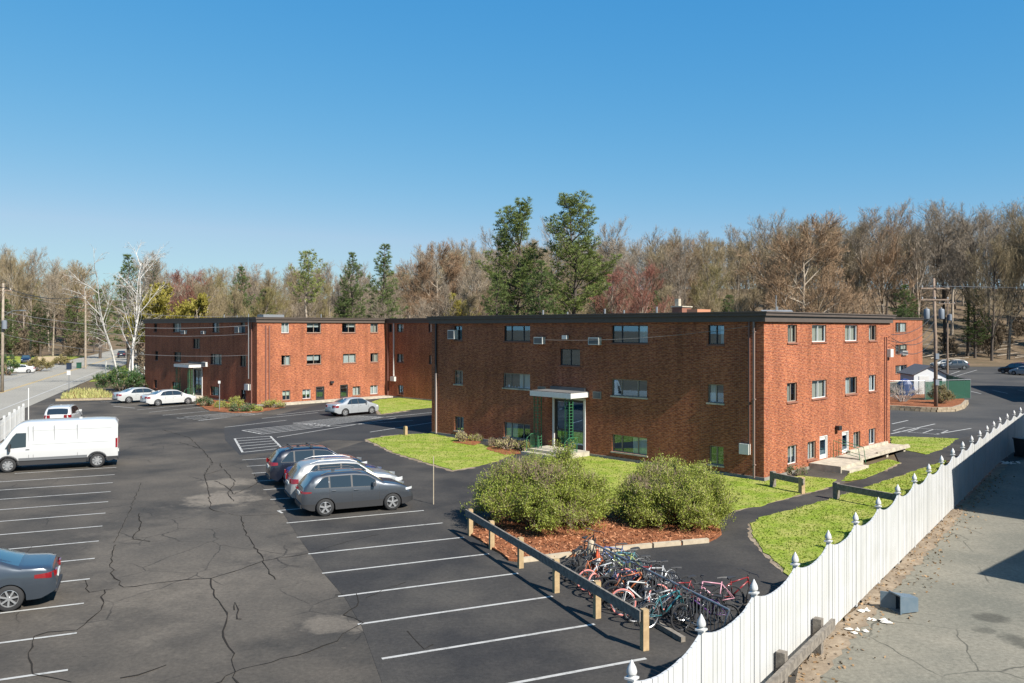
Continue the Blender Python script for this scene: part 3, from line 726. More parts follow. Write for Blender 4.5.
# the rows of this face are measured window by window: small windows are shorter than the wide ones
N_stair = f1.rect(560, 349, 580, 365.5)
N_door = f1.rect(554.7, 399.5, 584, 443); N_door[2] = .32
N_right = rows(g1, [[(787.7, 325, 797, 344), (812, 325, 826.3, 342.5), (845, 325, 857.6, 341), (869, 324.6, 876.4, 340.4)],
                    [(787, 383.4, 797, 402.5), (812, 380, 826.6, 399), (845.4, 377, 857, 393.7), (869, 375, 875.8, 391)],
                    [(787.7, 445.5, 796.8, 464), (807.6, 441.4, 815.8, 458.6), (853.5, 431.7, 860.3, 448.4), (868.8, 428.8, 875.5, 444.3)]])
N_d1 = g1.rect(819.6, 435.5, 827.8, 471.8); N_d2 = g1.rect(842, 431, 849, 461); N_d1[2] = N_d2[2] = .35
back_w = [[s, s+1.4, z, z+1.05] for s in (2.5, 7, 14, 19, 22.3) for z in (6.3, 3.75, 1.0)]
side_w = [[s, s+1.2, z, z+1.05] for s in (2, 5.5, 9.5, 13) for z in (6.3, 3.75, 1.0)]
ops_f = [o for rw in N_front for o in rw] + [N_stair, N_door]
ops_r = [o for rw in N_right for o in rw] + [N_d1, N_d2]
root1, f1, g1, bk1, lf1, fix1 = block('apartment_building', A1, L1, D1, H1, 'nearest three storey brick block, its dark front behind the two round bushes', [ops_f, ops_r, back_w, side_w])
print('near', N_front, N_right, N_door, N_d1)
cur = {0: [0, .6, .9, 0], 1: [.5, .6, .5, .3]}
for ri, rw in enumerate(N_front):
    for i, o in enumerate(rw): window(root1, f1, o, M['tan_frame'] if ri else M['dark_frame'], curtain=R.choice((0, 0, .3, .45, .45)), sillm=M['concrete'] if ri else M['sill'])
window(root1, f1, N_stair, M['dark_frame'], curtain=0)
for ri, rw in enumerate(N_right):
    for o in rw: window(root1, g1, o, M['tan_frame'] if R.random() < .5 else M['white_frame'], curtain=R.choice((1, 1, 1, .6)))
for o in back_w: window(root1, bk1, o, M['dark_frame'])
for o in side_w: window(root1, lf1, o, M['dark_frame'])
for q in ((450.5, 330, 457, 339), (536.6, 337, 545.3, 344), (591, 337.5, 601.5, 344.8)): ac_unit(root1, f1, f1.rect(*q))
mb = MB()
for q in ((538, 386.6, 546, 391), (593, 391.5, 601.5, 399)):
    a, b, c, d = f1.rect(*q); mb = MB(); fbox(mb, f1, a, b, c, d, 0, .04); vv = mb.build('vent', M['tan_frame'], root1)
    mb = MB(); fbox(mb, f1, a+.05, b-.05, c+.05, d-.05, .042, .05); mb.build('vent_grille', M['grille'], vv)
s_, z_ = f1.sz(567, 337); lamp(root1, f1, s_, z_, True)
s_, z_ = g1.sz(836, 427.5); lamp(root1, g1, s_, z_)
s_, _ = f1.sz(755, 400); downspout(root1, f1, s_, .1, H1-.5, mat('weathered_downspout', (.28, .2, .17), .5), .08, .15)
s_, _ = f1.sz(749.5, 400); a, b, c, d = f1.rect(741, 443.5, 750.5, 454)
mb = MB(); fbox(mb, f1, s_-.035, s_+.035, d, H1-.5, .0, .07); mb.build('conduit', M['pipe'], root1)
mb = MB(); fbox(mb, f1, a, b, c, d, 0, .2); mb.build('electric_box', M['ac'], root1)
s_, _ = f1.sz(437, 400); 
mb = MB(); fbox(mb, f1, s_-.05, s_+.05, .1, 4.2, .04, .14, 0); fbox(mb, f1, s_-.05, s_+.05, 4.2, H1-.5, .04, .14, 1); mb.build('downspout', [M['pale_pipe'], M['dark_metal']], root1)
for px in (884.3, 886.3):
    s_, zt = g1.sz(px, 337); mb = MB(); fbox(mb, g1, s_-.025, s_+.025, .3, zt, .0, .05); mb.build('conduit', M['pipe'], root1)
a, b, c, d = g1.rect(885, 349, 891, 357); mb = MB(); fbox(mb, g1, D1-.55, D1-.1, c, d, 0, .25); mb.build('electric_meter', M['ac'], root1)

# entrance of the near block: canopy, recessed glazed door, trellis posts, steps, railings
def door_leaf(root, fc, o, frame, glazed=True, white=True):
    a, b, c, d = o; mb = MB(); fw = .07
    fbox(mb, fc, a, a+fw, c, d, -.13, -.02); fbox(mb, fc, b-fw, b, c, d, -.13, -.02); fbox(mb, fc, a+fw, b-fw, d-fw, d, -.13, -.02)
    dr = mb.build('door', frame, root)
    mb = MB()
    if glazed:
        k = max(1, round((b-a)/.95)); w_ = (b-a-2*fw)/k
        for i in range(k):
            x0 = a+fw+i*w_; x1 = x0+w_
            fbox(mb, fc, x0, x0+.07, c, d-fw, -.11, -.06); fbox(mb, fc, x1-.07, x1, c, d-fw, -.11, -.06)
            fbox(mb, fc, x0+.07, x1-.07, c, c+.22, -.11, -.06); fbox(mb, fc, x0+.07, x1-.07, d-fw-.08, d-fw, -.11, -.06); fbox(mb, fc, x0+.07, x1-.07, c+1.0, c+1.07, -.108, -.062)
        mb.build('door_frame', frame if white else M['dark_frame'], dr)
        mb = MB(); fbox(mb, fc, a+fw, b-fw, c, d-fw, -.095, -.085); mb.build('pane', M['glass'], dr)
        mb = MB(); fbox(mb, fc, a-.1, b+.1, c-.1, d+.1, -1.3, -1.25); mb.build('unlit_hall_sheet', M['dark_room'], dr)  # dark sheet painting the unlit hall behind the door
    mb = MB(); mb.tube([fc.P(b-fw-.12, c+1.0, -.05), fc.P(b-fw-.12, c+1.16, -.05)], .02); mb.build('handle', M['grey_metal'], dr)
    return dr
def entrance(root, fc, door, s_left, canopy_z, w_right, proj=1.55):
    a, b, c, d = door
    # white surround proud of the brick
    mb = MB()
    for x0, x1 in ((a-.13, a), (b, b+.13)): fbox(mb, fc, x0, x1, .3, d+.13, -.02, .06)
    fbox(mb, fc, a, b, d, d+.13, -.02, .06); mb.build('door_surround', M['white_paint'], root)
    door_leaf(root, fc, door, M['dark_frame'], white=False)
    mb = MB(); fbox(mb, fc, w_right, s_left, canopy_z, canopy_z+.28, .003, proj)
    cn = mb.build('canopy', M['white_paint'], root)
    mb = MB(); fbox(mb, fc, w_right+.03, s_left-.03, canopy_z+.282, canopy_z+.32, .003, proj-.03); fbox(mb, fc, w_right+.2, s_left-.3, canopy_z+.32, canopy_z+.5, .003, .12); mb.build('canopy_roof', M['roof'], cn)
    def trellis(s0):
        mb = MB(); w_ = .3; o1 = proj-.15
        for (x, o_) in ((s0, o1), (s0+w_, o1), (s0, o1-w_)): fbox(mb, fc, x-.02, x+.02, .3, canopy_z, o_-.02, o_+.02)
        z = .45
        while z < canopy_z-.1:
            fbox(mb, fc, s0, s0+w_, z, z+.025, o1-.012, o1+.012); fbox(mb, fc, s0-.012, s0+.012, z, z+.025, o1-w_, o1); z += .17
        for zz in (.9, 1.7, 2.4):   # scroll panels
            for q in range(2):
                c_ = fc.P(s0+w_*.5, zz+.12+q*.16, o1) ; n_ = 12
                pts = [c_ + fc.d*(.08*math.cos(k*6.283/n_)) + Vector((0, 0, .07*math.sin(k*6.283/n_))) for k in range(n_+1)]
                mb.tube(pts, .014, 4)
        mb.build('trellis_post', M['green_iron'], root)
    trellis(w_right+.25); trellis(s_left-.5)
    mb = MB(); fbox(mb, fc, w_right-.1, s_left+.0, -.05, .3, .052, 1.75); fbox(mb, fc, w_right+.1, s_left+.15, -.05, .15, 1.752, 2.15); mb.build('entrance_step', M['concrete'], root)
    for s0 in (w_right+.1, s_left-.15):
        mb = MB(); pts = [fc.P(s0, .3, .9), fc.P(s0, 1.15, .9), fc.P(s0, 1.15, 1.6), fc.P(s0, .95, 1.95), fc.P(s0, 0, 2.0)]
        mb.tube(pts, .022, 5)
        for k in range(8): o_ = .95+k*.1; mb.tube([fc.P(s0, .3, o_), fc.P(s0, 1.15, o_)], .01, 4)
        mb.tube([fc.P(s0, .42, .9), fc.P(s0, .42, 1.65)], .014, 4)
        mb.build('handrail', M['green_iron'], root)
# canopy spans from just right of the door to well left of it
_, zc = f1.sz(573, 402)
a, b, c, d = N_door
zc = d+.22
entrance(root1, f1, N_door, b+.55, zc, a-.35)

# concrete stoops and ramp on the right face
for (o, w0, w1, out) in ((N_d1, 1.3, 1.0, 1.7),):
    mb = MB(); fbox(mb, g1, o[0]-w0, o[1]+w1*.5, -.05, .34, .053, out); st = mb.build('stoop', M['concrete'], root1)
    mb = MB(); fbox(mb, g1, o[0]-w0+.1, o[1]+.2, -.05, .17, out+.002, out+.4); mb.build('step', M['concrete'], root1)
mb = MB(); fbox(mb, g1, N_d2[0]-.9, D1-.5, .22, .34, .053, 1.35); 
for s0 in (N_d2[0]-.6, (N_d2[0]+D1)/2-.3, D1-1.1): fbox(mb, g1, s0, s0+.28, -.05, .218, .3, 1.2)
mb.build('ramp', M['concrete'], root1)
mb = MB(); fbox(mb, g1, N_d2[0]+1.6, D1-.6, .342, .42, 1.2, 1.33); fbox(mb, g1, N_d2[0]+.6, D1-.8, .342, .5, .053, .2); mb.build('ramp_kerb', M['concrete'], root1)
for s0, o0 in ((N_d1[1]+.35, .3), (N_d2[0]-.75, .3)):
    mb = MB(); mb.tube([g1.P(s0, .3, .15), g1.P(s0, 1.25, .15), g1.P(s0, .95, 1.5), g1.P(s0, .1, 1.6)], .022, 5); mb.tube([g1.P(s0, .75, .15), g1.P(s0, .5, 1.5)], .016, 5); mb.build('handrail', M['green_iron'], root1)
for o in (N_d1, N_d2): door_leaf(root1, g1, o, M['white_frame'])
# roof clutter
mb = MB()
def roof_xy(A, s, t_): p = A+u*s+v*t_; return p
p = A1+u*12.6+v*12; mb = MB(); mb.box((p.x, p.y, H1+.25), (1.1, .8, .75), math.pi/4); ch = mb.build('chimney', M['sill'], root1)
mb = MB(); mb.box((p.x, p.y, H1+.66), (1.25, .95, .08), math.pi/4); mb.box((p.x-.25, p.y, H1+.95), (.3, .3, .5), math.pi/4); mb.build('chimney_cap', M['concrete'], ch)
p = A1+u*10.6+v*11; mb = MB(); mb.box((p.x, p.y, H1+.18), (1.6, .8, .5), math.pi/4); mb.build('roof_hatch', mat('terracotta', (.5, .22, .12), .8), root1)
for s, t_ in ((4, 9), (9, 4), (16, 10), (20, 6), (23, 12), (14.5, 6)):
    p = A1+u*s+v*t_; mb = MB(); mb.tube([(p.x, p.y, H1-.1), (p.x, p.y, H1+.45)], .06, 8); mb.build('vent_pipe', M['grey_metal'], root1)
p = A1+u*2.5+v*6; mb = MB(); mb.tube([(p.x, p.y, H1-.1), (p.x, p.y, H1+1.0)], .025, 5)
for k in range(5): mb.tube([p+Vector((-.8, -.1+k*.06, H1+.1+k*.02)), p+Vector((.9, -.1+k*.06, H1+.1+k*.02))], .015, 4)
mb.build('antenna', M['grey_metal'], root1)
reparent_children(root1)

# ---- far block (left)
A2 = Vector((-23.87, 77.7, 0)); L2, D2, H2 = 26.8, 14.8, 8.33
f2 = Face(A2, u, -v, L2, H2); g2 = Face(A2, v, -u, D2, H2)
F_front = rows(f2, [[(154, 323, 157, 331.7), (172.8, 323, 181, 333.4), (212.4, 325.4, 219.3, 334), (240.6, 324.6, 245, 332.7)],
                    [(155, 351, 158, 359), (174, 352, 181, 363), (210.5, 354.4, 221.5, 367), (240, 355.4, 246, 366.4)],
                    [(154, 380, 157, 388), (172, 382, 180.5, 393), (210.5, 387, 220, 396), (241, 390, 245.7, 398)]])
F_stair = f2.rect(193, 338.6, 199.6, 348.4); F_door = f2.rect(194, 369, 202, 394); F_door[2] = .32
F_right = rows(g2, [[(281.4, 323.4, 289, 333), (306.8, 323, 321, 333), (342, 323, 355.6, 332.6), (370.5, 322.7, 378, 331.8)],
                    [(281.4, 355.7, 290.4, 365), (306.8, 355, 321.3, 364.5), (343, 353.7, 356, 363), (370.5, 353, 378.3, 362)],
                    [(282.4, 391, 290.4, 400), (302.5, 390, 310.7, 399), (352.7, 386.3, 360.5, 395.3), (370.3, 384.8, 377.7, 393.8)]])
F_d1 = g2.rect(315.8, 386.5, 324.4, 402); F_d2 = g2.rect(340, 384.6, 348, 396)
F_d1[2] = F_d2[2] = .15
root2, f2, g2, bk2, lf2, fix2 = block('apartment_building', A2, L2, D2, H2, 'far left brick block with sunlit orange side beyond the silver sedan',
    [[o for rw in F_front for o in rw]+[F_stair, F_door], [o for rw in F_right for o in rw]+[F_d1, F_d2], back_w, side_w])
print('far', F_front, F_right, F_door)
for rw in F_front:
    for o in rw: window(root2, f2, o, M['dark_frame'], curtain=R.choice((0, .4, .8)))
window(root2, f2, F_stair, M['dark_frame'], curtain=0)
for rw in F_right:
    for o in rw: window(root2, g2, o, M['tan_frame'] if R.random() < .7 else M['white_frame'], curtain=R.choice((1, .9, .6, 1)))
for o in back_w: window(root2, bk2, o, M['dark_frame'])
for o in side_w: window(root2, lf2, o, M['dark_frame'])
for q in ((237, 326.5, 241, 333), (183, 330.5, 187, 334), (203, 331, 206, 334), (204, 362, 208, 366.5)): ac_unit(root2, f2, f2.rect(*q))
for o in (F_d1, F_d2): door_leaf(root2, g2, o, M['dark_frame'], white=True)
entrance(root2, f2, F_door, F_door[1]+1.4, F_door[3]+.22, F_door[0]-.35)
for px in (265.5, 269): s_, zt = g2.sz(px, 326); mb = MB(); fbox(mb, g2, s_-.05, s_+.05, .3, zt, 0, .1); mb.build('conduit', M['pipe'], root2)
s_, z_ = g2.sz(331, 382); lamp(root2, g2, s_, z_)
s_, _ = f2.sz(252.5, 400); downspout(root2, f2, s_, .1, H2-.5, M['pipe'])
a, b, c, d = f2.rect(246.5, 384, 250.5, 390); mb = MB(); fbox(mb, f2, a, b, c, d, 0, .25); mb.build('electric_box', M['ac'], root2)
mb = MB(); fbox(mb, g2, F_d1[0]-4, F_d1[0]+9, -.05, .14, .053, 1.3); mb.build('stoop', M['concrete'], root2)
p = A2+u*2+v*2.5; mb = MB(); mb.box((p.x, p.y, H2+.1), (2.2, 1.2, .35), math.pi/4); mb.build('roof_hatch', M['grey_metal'], root2)
for s, t_ in ((9, 6), (15, 4), (20, 8), (5, 10)):
    p = A2+u*s+v*t_; mb = MB(); mb.tube([(p.x, p.y, H2-.1), (p.x, p.y, H2+.45)], .06, 8); mb.build('vent_pipe', M['grey_metal'], root2)
# service mast on the corner
s_, _ = f2.sz(251, 400); mb = MB(); mb.tube([f2.P(s_, 2.5, .25), f2.P(s_, H2+.3, .25)], .045, 6); mb.build('service_mast', M['grey_metal'], root2)
reparent_children(root2)

# ---- link between the two blocks (set back), its front runs from E towards the near block
E = A2+v*D2; L3 = 27.7; A3 = E - u*L3; H3 = 8.3
f3 = Face(A3, u, -v, L3-.02, H3)
LK = rows(f3, [[(389, 325, 392.3, 331), (397, 324, 403.7, 332), (428.5, 323, 434, 335)], [(397, 354.3, 404, 362.6), (429, 355, 433, 368)], [(398, 385.3, 403.7, 394.6)]])
extra = [[s, s+1.6, z0, z1] for s in (3, 8, 13) for z0, z1 in ((LK[0][1][2], LK[0][1][3]), (LK[1][0][2], LK[1][0][3]), (LK[2][0][2], LK[2][0][3]))]
root3, f3, g3, bk3, lf3, fix3 = block('apartment_building', A3, L3-.02, 13, H3, 'set back brick wing joining the far block, glimpsed left of the nearest block', [[o for rw in LK for o in rw]+extra, [], back_w, []])
for rw in LK+[extra]:
    for o in rw: window(root3, f3, o, M['dark_frame'])
for o in back_w: window(root3, bk3, o, M['dark_frame'])
s_, zt = f3.sz(394, 376); mb = MB(); fbox(mb, f3, s_-.05, s_+.05, zt, H3-.5, .0, .1); mb.build('conduit', M['white_paint'], root3)
a, b, c, d = f3.rect(392, 376.6, 396, 381); mb = MB(); fbox(mb, f3, a, b, c, d, 0, .25); mb.build('electric_box', M['ac'], root3)
s_, _ = f3.sz(388.6, 376); downspout(root3, f3, s_, .1, H3-.5, M['pipe'])
reparent_children(root3)

# ---- fourth block beyond the shed: sunlit end seen right of the near block
C4 = GD(922.4, 118); D4 = 15.5; A4 = C4 - v*D4; H4 = 8.75
g4 = Face(A4, v, -u, D4, H4)
Wb = [g4.rect(897, 322.6, 906.4, 332), g4.rect(897.4, 344.5, 907, 354), g4.rect(897.4, 365, 907, 373)]
Wb += [[s, s+1.4, o[2], o[3]] for o in Wb for s in (1.5, 5.5)]
root4, f4, g4, bk4, lf4, fix4 = block('apartment_building', A4, 24, D4, H4, 'farthest brick block seen behind the white shed at the right', [back_w, Wb, back_w, side_w], fas=.3)
for o in Wb: window(root4, g4, o, M['white_frame'] if o[0] > 8 and o[2] < 6 else M['tan_frame'], curtain=.5)
for fc_ in (f4, bk4):
    for o in back_w: window(root4, fc_, o, M['dark_frame'])
a, b, c, d = g4.rect(901, 351, 906, 355); ac_unit(root4, g4, [a, b, c, d])
reparent_children(root4)

# ---- neighbouring houses standing just outside the photograph on the right; their shadows fall on the drive
def house(A, dl, L_, n_, D_, H_, ridge, label, sid):
    root = empty('house', A, 0, label, 'house'); A = Vector(A)
    P = lambda s, t_, z: Vector((A.x+dl.x*s+n_.x*t_, A.y+dl.y*s+n_.y*t_, z))
    mb = MB(); vs = [P(0, 0, -.05), P(L_, 0, -.05), P(L_, D_, -.05), P(0, D_, -.05), P(0, 0, H_), P(L_, 0, H_), P(L_, D_, H_), P(0, D_, H_), P(0, D_/2, H_+ridge), P(L_, D_/2, H_+ridge)]
    mb.add(vs, [(0, 1, 5, 4), (1, 2, 6, 9, 5), (2, 3, 7, 6), (3, 0, 4, 8, 7)]); mb.build('wall', sid, root, recalc=True)
    mb = MB(); e = .35
    for a, b in ((-e, D_/2), (D_+e, D_/2)):
        z0 = H_-e*ridge/(D_/2)
        q = [P(-e, a, z0+.02), P(L_+e, a, z0+.02), P(L_+e, b, H_+ridge+.02), P(-e, b, H_+ridge+.02)]
        mb.add(q+[x+Vector((0, 0, .12)) for x in q], [(0, 1, 2, 3), (4, 5, 6, 7), (0, 1, 5, 4), (1, 2, 6, 5), (2, 3, 7, 6), (3, 0, 4, 7)])
    mb.build('roof', M['shingle'], root, recalc=True)
    fc = Face(A, dl, -n_, L_, H_)
    k = max(2, int(L_/3.2))
    for i in range(k):
        s0 = (i+.5)*L_/k
        for z in ((1.2,) if H_ < 4.5 else (1.2, 3.9)):
            mb = MB(); fbox(mb, fc, s0-.5, s0+.5, z, z+1.2, .003, .06); wd = mb.build('window', M['white_frame'], root)
            mb = MB(); fbox(mb, fc, s0-.43, s0+.43, z+.07, z+1.13, .062, .075); mb.build('pane', M['car_glass'], wd)
    reparent_children(root)
fd = Vector((.6, .8, 0)); fn = Vector((.8, -.6, 0))
house((20.9, 30.1, 0), fd, 25, fn, 9, 5.3, 1.6, 'beige sided neighbour house standing right of the picture beside the drive', M['beige_siding'])
house((18.9, 19.6, 0), Vector((.75, .66, 0)), 7, Vector((.66, -.75, 0)), 6, 5.9, 1.0, 'small beige garage standing right of the picture near the blue bin', M['beige_siding'])
house((54.5, 77, 0), Vector((.33, .944, 0)), 24, Vector((.944, -.33, 0)), 11, 6.0, 2.4, 'long beige house standing right of the picture beside the rear car park', M['beige_siding'])

# ------------------------------------------------------------------ trees
def rdir(d, ang, rnd):
    """a direction at angle ang from d, random azimuth"""
    a = Vector((0, 0, 1)) if abs(d.z) < .9 else Vector((1, 0, 0)); e = d.cross(a).normalized(); g = d.cross(e)
    t_ = rnd.uniform(0, 2*math.pi); return (d*math.cos(ang) + (e*math.cos(t_)+g*math.sin(t_))*math.sin(ang)).normalized()
def bare_tree(seed, H=20, fork=.35, spread=.55, n1=11, crown_base=.3, trunk_r=None, twig_w=.0135, lean=0, multi=1, counts=(7, 6, 5, 3), up=.22, tl=1.0):
    rnd = random.Random(seed); T = MB(); C = MB(); tr = trunk_r or H*.0125
    def branch(p, d, L_, r0, lev):
        k = 5 if lev == 0 else (4 if lev == 1 else 3)
        pts = [p]; ds = []; dd = d
        for i in range(k):
            dd = (dd + Vector((rnd.gauss(0, .13), rnd.gauss(0, .13), rnd.gauss(0, .06)+up*(.6 if lev else .1))) * (1 if lev else .35)).normalized()
            ds.append(dd); pts.append(pts[-1]+dd*L_/k)
        if lev <= 2:
            r = [max(.012, r0*(1-.78*i/k)) for i in range(k+1)]
            T.tube(pts, r, 6 if lev == 0 else (4 if lev == 1 else 3), cap=False)
        else:
            w_ = twig_w*(1.8 if lev == 3 else 1.0)
            sd_ = rdir(ds[0], math.pi/2, rnd)*w_
            b = len(C.v); C.v += [tuple(pts[0]-sd_), tuple(pts[0]+sd_), tuple(pts[1]+sd_*.8), tuple(pts[1]-sd_*.8), tuple(pts[-1])]
            C.f += [(b, b+1, b+2, b+3), (b+3, b+2, b+4)]; C.m += [0, 0]
        if lev >= 5 or (lev == 4 and len(counts) < 5 and False): return
        n_ = [n1]+list(counts)
        if lev >= len(n_): return
        for i in range(n_[lev]):
            lo_ = crown_base if lev == 0 else .18
            f = lo_ + (1-lo_)*((i+rnd.random())/n_[lev]); f = min(f, .99)
            j = min(k-1, int(f*k)); q = pts[j].lerp(pts[j+1], f*k-j)
            if lev == 0: ang = rnd.uniform(.45, .85)*spread/.55*(1.25-.5*f); L2_ = H*rnd.uniform(.26, .4)*(1.15-.55*f); r2 = tr*rnd.uniform(.36, .6)*(1.2-.6*f)
            else: ang = rnd.uniform(.3, .8) if lev >= 2 else rnd.uniform(.35, .9); L2_ = L_*(rnd.uniform(.5, .85) if lev >= 2 else rnd.uniform(.4, .65))*(1.1-.4*f)*tl; r2 = r0*rnd.uniform(.35, .5)
            branch(q, rdir(ds[j], ang, rnd), L2_, r2, lev+1)
    for m_ in range(multi):
        d0 = Vector((rnd.gauss(0, .03)+lean, rnd.gauss(0, .03), 1)).normalized()
        if multi > 1: d0 = rdir(Vector((0, 0, 1)), rnd.uniform(.1, .3), rnd)
        branch(Vector((0, 0, -.3)), d0, H*rnd.uniform(.78, .9), tr, 0)
    return T, C
protos = {}
def mkproto(key, TC, bark, twig):
    T, C = TC
    a = bpy.data.meshes.new('trunk'); a.from_pydata(T.v, [], T.f); a.materials.append(bark); a.polygons.foreach_set('use_smooth', [True]*len(a.polygons))
    b = bpy.data.meshes.new('crown'); b.from_pydata(C.v, [], C.f); b.materials.append(twig)
    protos[key] = (a, b)
def put_tree(key, loc, sc, rz, label, group=None, name='bare_tree', cat='tree', sz=None):
    rt = empty(name, loc, rz, label, cat, group); rt.scale = (sc, sc, sz or sc)
    for nme, me in zip(('trunk', 'crown'), protos[key]):
        o = bpy.data.objects.new(nme, me); COL.objects.link(o); o.parent = rt
    return rt
kinds = [('twig', 'bark'), ('twig_grey', 'bark'), ('twig', 'bark_dark'), ('twig_grey', 'bark_pale'), ('twig_warm', 'bark'), ('twig', 'bark_pale'), ('twig_olive', 'bark'), ('twig_grey', 'bark_dark')]
for i, (tw, bk) in enumerate(kinds):
    mkproto('b%d' % i, bare_tree(100+i, 20, spread=(.4, .5, .55, .45, .6, .4, .55, .48)[i], crown_base=(.25, .38, .2, .33, .2, .4, .22, .35)[i], n1=(12, 11, 13, 12, 13, 11, 12, 12)[i]), M[bk], M[tw])
mkproto('red', bare_tree(201, 16, spread=.6, crown_base=.2, n1=13), M['bark'], M['twig_red'])
mkproto('big', bare_tree(315, 18, spread=.9, crown_base=.22, n1=14, trunk_r=.28, counts=(8, 7, 7, 5), up=.2), M['bark_pale'], M['twig_warm'])
mkproto('yellow', bare_tree(403, 10, spread=.7, crown_base=.15, n1=12, twig_w=.05), M['bark_pale'], M['twig_yellow'])
mkproto('brush', bare_tree(504, 5, spread=.8, crown_base=.05, n1=9, multi=3, trunk_r=.05, counts=(6, 5, 5), twig_w=.03), M['bark'], M['twig'])
mkproto('brush2', bare_tree(505, 5, spread=.8, crown_base=.05, n1=9, multi=3, trunk_r=.05, counts=(6, 5, 5), twig_w=.04), M['bark'], M['twig_olive'])
SKY = [(-200, 225), (0, 236), (50, 247), (75, 252), (110, 262), (150, 262), (185, 268), (230, 262), (270, 266), (305, 262), (345, 266), (385, 262), (410, 254), (430, 244), (450, 238), (480, 238), (520, 235), (560, 232), (600, 228), (620, 230), (660, 232), (700, 229), (745, 226), (800, 216), (840, 213), (870, 208), (900, 212), (930, 208), (980, 210), (1024, 208), (1300, 200)]
def sky_y(x):
    for (a, ya), (b, yb) in zip(SKY, SKY[1:]):
        if a <= x <= b: return ya+(yb-ya)*(x-a)/(b-a)
    return 230
T_R = random.Random(21)
def blocked(X, Y):
    if abs(X-road_x(Y)) < 9.5 and Y < 420: return True
    if X > 45 and Y < 166: return True
    if 62 < X < 100 and Y < 172: return True
    for a in LAWNS_BLOCK:
        if a[0] < X < a[1] and a[2] < Y < a[3]: return True
    return False
LAWNS_BLOCK = [(-125, -80, 112, 182), (-62, 0, 0, 112), (38, 70, 60, 160)]
LB = {0: 'leafless tree in the woods beyond the road at the left', 1: 'leafless tree in the woods behind the far left brick block', 2: 'leafless tree in the woods behind the nearest brick block', 3: 'leafless tree on the wooded slope behind the rear car park at the right'}
def zone(px): return 0 if px < 145 else (1 if px < 430 else (2 if px < 890 else 3))
nt = 0
for Y0, step, hk in ((128, 34, .62), (150, 25, .86), (178, 22, .96), (212, 22, .97), (255, 24, .88), (310, 30, .84)):
    px = -150
    while px < 1180:
        px += step*T_R.uniform(.7, 1.3); Y = Y0*T_R.uniform(.95, 1.06); X = (px-512)/F*Y
        if Y0 < 140 and not (160 < px < 900): continue
        if px < 150 and Y < 180 and Y0 < 170: continue
        if blocked(X, Y): continue
        z = hz(X, Y); top = HC+(HY-sky_y(px))*Y/F; h = (top-z)*hk*T_R.uniform(.82, 1.0)*.96
        h = min(h, 34)
        if h < 6: continue
        k = T_R.choices(range(8), (5, 5, 4, 4, 1, 3, 2, 4))[0]
        if px < 400 and T_R.random() < .2: k = 6
        s_ = h/20*1.05
        put_tree('b%d' % k, (X, Y, z-.2), s_*T_R.uniform(.85, 1.05), T_R.uniform(0, 6.28), LB[zone(px)], LB[zone(px)].replace('leafless tree', 'leafless trees'), sz=s_); nt += 1
# reddish budding trees that stand out, and yellow-green ones
def one(key, px, ytop, Y, label, name='bare_tree', Hn=16, wide=1.0, group=None):
    X = (px-512)/F*Y; z = hz(X, Y); h = HC+(HY-ytop)*Y/F-z; s_ = h/Hn
    return put_tree(key, (X, Y, z-.1), s_*wide, T_R.uniform(0, 6.28), label, group, name, 'tree', sz=s_)
one('red', 640, 262, 118, 'red budding maple rising behind the roof right of the two tall pines', 'maple_tree')
one('red', 612, 268, 124, 'smaller red budding maple close to the right hand tall pine', 'maple_tree')
one('red', 190, 268, 150, 'dark red budding maple behind the far block near the birch', 'maple_tree')
one('red', 165, 280, 158, 'low red budding maple next to the yellow leaved tree', 'maple_tree')
one('big', 803, 217, 120, 'big spreading rust coloured tree with pale forked limbs behind the nearest block', 'maple_tree', 18, 1.15)
one('yellow', 160, 286, 128, 'bright yellow green tree right of the birch beyond the far block', 'willow_tree', 10, 1.2)
one('yellow', 203, 296, 140, 'smaller yellow green tree behind the far block roof', 'willow_tree', 10, 1.2)
one('yellow', 452, 296, 128, 'yellow green sapling left of the tall pines', 'willow_tree', 10)
one('big', 437, 245, 150, 'pale limbed spreading tree left of the tall pines', 'oak_tree', 18)
one('b3', 155, 262, 138, 'pale thin tree beside the yellow green tree behind the far block', 'bare_tree', 20)

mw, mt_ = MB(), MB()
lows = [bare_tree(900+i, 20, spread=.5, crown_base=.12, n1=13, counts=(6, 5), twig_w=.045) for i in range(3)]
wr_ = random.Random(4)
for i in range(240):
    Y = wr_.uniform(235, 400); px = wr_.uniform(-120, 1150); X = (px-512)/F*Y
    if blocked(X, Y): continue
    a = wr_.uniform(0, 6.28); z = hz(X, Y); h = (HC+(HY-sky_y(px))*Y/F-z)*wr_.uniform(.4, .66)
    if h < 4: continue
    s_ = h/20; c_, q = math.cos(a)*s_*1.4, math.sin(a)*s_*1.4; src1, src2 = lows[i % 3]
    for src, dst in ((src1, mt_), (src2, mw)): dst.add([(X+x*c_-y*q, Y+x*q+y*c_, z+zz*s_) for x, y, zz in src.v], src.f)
o = mw.build('woodland', M['twig_far_shaded']); mt_.build('woodland_trunks', M['bark_dark'], o)
tag(o, 'brown leafless woodland closing the view far behind the nearer trees', 'woodland', kind='stuff')
